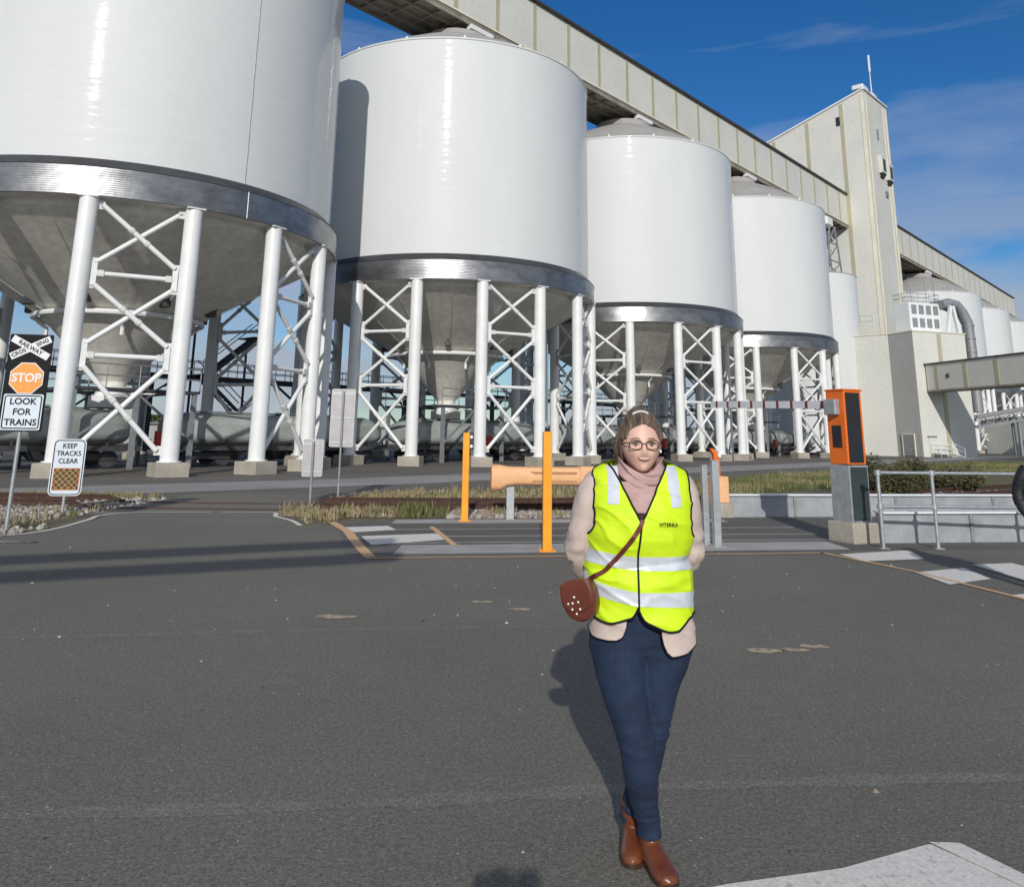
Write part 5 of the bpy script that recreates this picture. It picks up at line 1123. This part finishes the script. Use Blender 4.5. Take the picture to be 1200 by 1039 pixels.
for k in range(34):  # loose lengths by the jaw
    sx = -1 if k < 35 else 1; x = sx*rnd.uniform(.078, .105 if sx < 0 else .09); y = rnd.uniform(-.05, .03); pts = [(sx*.075, y*.8, 1.66), (x, y, 1.61), (x+sx*rnd.uniform(0, .012), y-.004, 1.56), (x+sx*rnd.uniform(-.01, .014), y-.008, 1.52+rnd.uniform(-.02, .03))]
    st.tube([q[:3] for q in densify(pts, 3)], .0013, 4, k % 2, False)
for k in range(40):
    a = rnd.uniform(-1.2, 1.2); c = Vector((.09*sin(a), -.02, 1.60+.125*cos(a))); st.tube([c, c+Vector((rnd.uniform(-.01, .01), .02, .012)), c+Vector((rnd.uniform(-.02, .02), .04, rnd.uniform(0, .02)))], .0008, 3, cap=False)
st.build('hair_strands', [M_HAIR, mat('brown_hair_highlight', (.17, .115, .072), (.11, .072, .046), rough=.4, scale=30)], hair, 60)
b = MB(); b.tube([(.078*sin(a), -.058+.02*(1-cos(a)), 1.600+.112*cos(a)) for a in np.linspace(-.5, .42, 20)], [.002]+[.0052]*18+[.002], 8); b.build('pale_hair_arc', mat('hair_arc_white', (.72, .70, .67), rough=.5), wm, 60)  # white arc set across the front of the hair
# bag and strap
bag = thing('shoulder_bag', 'small brown leather saddle bag with brass studs hanging at the woman\'s hip', 'handbag', (PX-.262, PY-.115, .985), rad(-24))
BS_ = .9
def bagout(s_): return [(x*s_*.9, z*s_*.92) for x, z in densify([(-.068, .062), (-.03, .075), (.03, .075), (.068, .062), (.078, .0), (.062, -.055), (.02, -.082), (-.02, -.082), (-.062, -.055), (-.078, .0), (-.068, .062)], 4)][:-1]
RB_ = Matrix.Rotation(rad(-14), 4, 'Y')
b = MB(); rows = []
for y, s_ in ((-.036, .8), (-.034, .92), (-.022, 1), (.022, 1), (.034, .92), (.036, .8)): rows.append([RB_ @ Vector((x, y, z)) for x, z in bagout(s_)])
b.grid(rows, closed=True); b.poly(rows[0]); b.poly(rows[-1]); b.build('body', M_BAG, bag, 50)
b = MB(); rows = []
for y, s_, dz in ((-.0365, .93, .012), (-.041, .95, .012), (-.044, .80, .016)): rows.append([RB_ @ Vector((x, y, max(-.035-.3*(.07-abs(x))*1.0, z)+dz)) for x, z in bagout(s_)])
b.grid(rows, closed=True); b.poly(rows[0]); b.poly(rows[-1]); fl = b.build('flap', M_BAG, bag, 50)
for x, z in ((-.012, .0), (.012, .0), (0, .02), (-.018, -.022), (.014, -.026), (-.004, -.04), (-.03, .0)):
    c = RB_ @ Vector((x-.01, -.045, z-.005)); s_ = MB(); s_.lathe([(0, .004), (.004, .003), (.0065, 0)], 12, M=Matrix.Translation(c) @ Matrix.Rotation(pi/2, 4, 'X')); s_.build('brass_stud', M_GOLD, fl, 60)
rows_ = []; pth = [(-.232, 1.035), (-.215, 1.06), (-.18, 1.085), (-.14, 1.125), (-.10, 1.17), (-.065, 1.215), (-.035, 1.262), (-.022, 1.29)]
pp = []; pd = densify([(x, z, 0) for x, z in pth], 5)
for x, z, _ in pd:
    cx, rx, ry, cy = ring(z); pp.append(S(TH(max(x, cx-rx-.01), z, OFF+.008), z, OFF+.009))
for i, p in enumerate(pp):
    t_ = (pp[min(i+1, len(pp)-1)]-pp[max(i-1, 0)]).normalized(); sd_ = t_.cross(Vector((0, -1, 0))).normalized(); rows_.append([p+sd_*.0085+Vector((0, .0015, 0)), p+sd_*.0085+Vector((0, -.0015, 0)), p-sd_*.0085+Vector((0, -.0015, 0)), p-sd_*.0085+Vector((0, .0015, 0))])
b = MB(); b.grid(rows_, closed=True); so = b.build('strap', M_BAG, bag, 40)
so.matrix_parent_inverse = Matrix.Identity(4); so.data.transform((Matrix.Translation((PX-.262, PY-.115, .985)) @ Matrix.Rotation(rad(-24), 4, 'Z')).inverted() @ Matrix.Translation((PX, PY, 0)))
# ---- simpler figures: the partly visible woman in the black coat, and the photographer
def figure(label, loc, rz, h=1.66, coat=True, hairm=M_FUR, raise_arms=False, headturn=0):
    t = thing('person', label, 'person', loc, rz); k = h/1.66
    def sc(pts): return [tuple(v*k for v in p) for p in pts]
    bd = MB(); head_mb(bd, (0, -.01*k, 1.545*k), k, 60, 44); etube(bd, sc([(0, .01, 1.38, .06, .055), (0, .01, 1.45, .05, .055), (0, .01, 1.52, .05, .055)]), 16)
    etube(bd, densify(sc([(0, .01, .82, .16, .1), (0, .01, 1.0, .14, .1), (0, 0, 1.2, .16, .105), (0, .01, 1.34, .16, .08), (0, .01, 1.41, .06, .05)]), 3), 20)
    arms = {}
    for s_ in (-1, 1):
        if raise_arms: ap = [(s_*.15, .01, 1.36, .055, .055), (s_*.20, .0, 1.28, .055, .055), (s_*.21, -.06, 1.17, .05, .05), (s_*.15, -.16, 1.27, .042, .042), (s_*.07, -.245, 1.38, .033, .033)]
        else: ap = [(s_*.15, .01, 1.36, .055, .055), (s_*.22, .01, 1.25, .055, .055), (s_*.27, .03, 1.08, .05, .05), (s_*.26, -.02, .95, .045, .045), (s_*.22, -.08, .84, .036, .036)]
        arms[s_] = densify(sc(ap), 4); etube(bd, [(p[0], p[1], p[2], p[3]*.7, p[4]*.7) for p in arms[s_]], 12)
        w_ = arms[s_][-1][:3]; hand_mb(bd, w_, (-s_*.2, -.5, .8) if raise_arms else (0, -.3, -.95), (s_*-1, -.3, 0), k)
        etube(bd, densify(sc([(s_*.085, .01, .86, .085, .09), (s_*.085, 0, .5, .055, .06), (s_*.09, .02, .3, .05, .055), (s_*.09, .03, .08, .035, .04), (s_*.095, -.03, .035, .035, .03), (s_*.10, -.12, .02, .03, .018)]), 3), 14)
    remesh('body', bd, M_SKIN, t, .006, 2)
    b = MB(); etube(b, densify(sc([(0, .01, .66 if coat else .86, .215, .15), (0, .01, .85, .205, .15), (0, .01, 1.02, .18, .135), (0, 0, 1.2, .195, .145), (0, .005, 1.33, .20, .12), (0, .01, 1.40, .15, .09), (0, .01, 1.45, .075, .075)]), 5), 32)
    for s_ in (-1, 1): etube(b, [(p[0], p[1], p[2], p[3]*1.3, p[4]*1.3) for p in arms[s_]], 18)
    o = remesh('coat', b, M_COAT, t, .008, 2, (.006, 9, 1, (1, 1, 3)))
    b = MB()
    for s_ in (-1, 1): etube(b, densify(sc([(s_*.08, .01, .88, .1, .11), (s_*.088, 0, .5, .07, .075), (s_*.09, .02, .3, .062, .068), (s_*.09, .03, .1, .05, .055)]), 4), 18)
    remesh('trousers', b, M_DTROU, t, .009, 1)
    for s_ in (-1, 1): b = MB(); boot(b, (s_*.09*k, .03, .12), (s_*.09*k, .09, 0), (s_*.105*k, -.17, 0)); remesh('shoe', b, M_BLACK, t, .006, 2)
    b = MB(); vs = []; nu, nv = 48, 30; rows = []
    for j in range(nv+1):
        ph = -pi*.45+pi*.95*j/nv; rows.append([Vector(((.092*cos(ph)*sin(a)), -.0+.01-.108*cos(ph)*cos(a), 1.555+.135*sin(ph)))*k for a in [2*pi*i/nu for i in range(nu)]])
    fs = []
    for j in range(nv):
        for i in range(nu):
            c = (rows[j][i]+rows[j+1][i])/2/k
            if c.y < -.03 and c.z < 1.61-6*c.x**2: continue
            i2 = (i+1) % nu; fs.append((j*nu+i, j*nu+i2, (j+1)*nu+i2, (j+1)*nu+i))
    b.add([p for r in rows for p in r], fs)
    hh = b.build('hair', hairm, t, 60); b = MB(); r2_ = random.Random(5)
    for q in range(260):
        a = r2_.uniform(.7, 2*pi-.7); l = r2_.uniform(.12, .2); p = Vector((.09*sin(a), .01-.1*cos(a), 1.60+r2_.uniform(-.05, .07)))*k; b.tube([p, p+Vector((sin(a)*.02, -cos(a)*.02, -l*.5)), p+Vector((sin(a)*.03, -cos(a)*.025, -l))], .0035, 4, cap=False)
    b.build('hair_strands', hairm, hh, 60)
    return t
figure('person in black coat with blonde hair, mostly cut off by the right edge', (6.03, 9.75, 0), rad(-20), 1.62)
ph_ = figure('photographer in black coat behind the camera whose head shadow falls in front', (-.12, -.34, 0), rad(180), 1.66, False, M_HAIR, True)
t = thing('phone', 'black phone held up by the photographer', 'phone', (0, -.03, 1.48)); b = MB(); b.bbox((0, 0, 0), (.075, .008, .15), .003); b.build('body', M_BLACK, t)
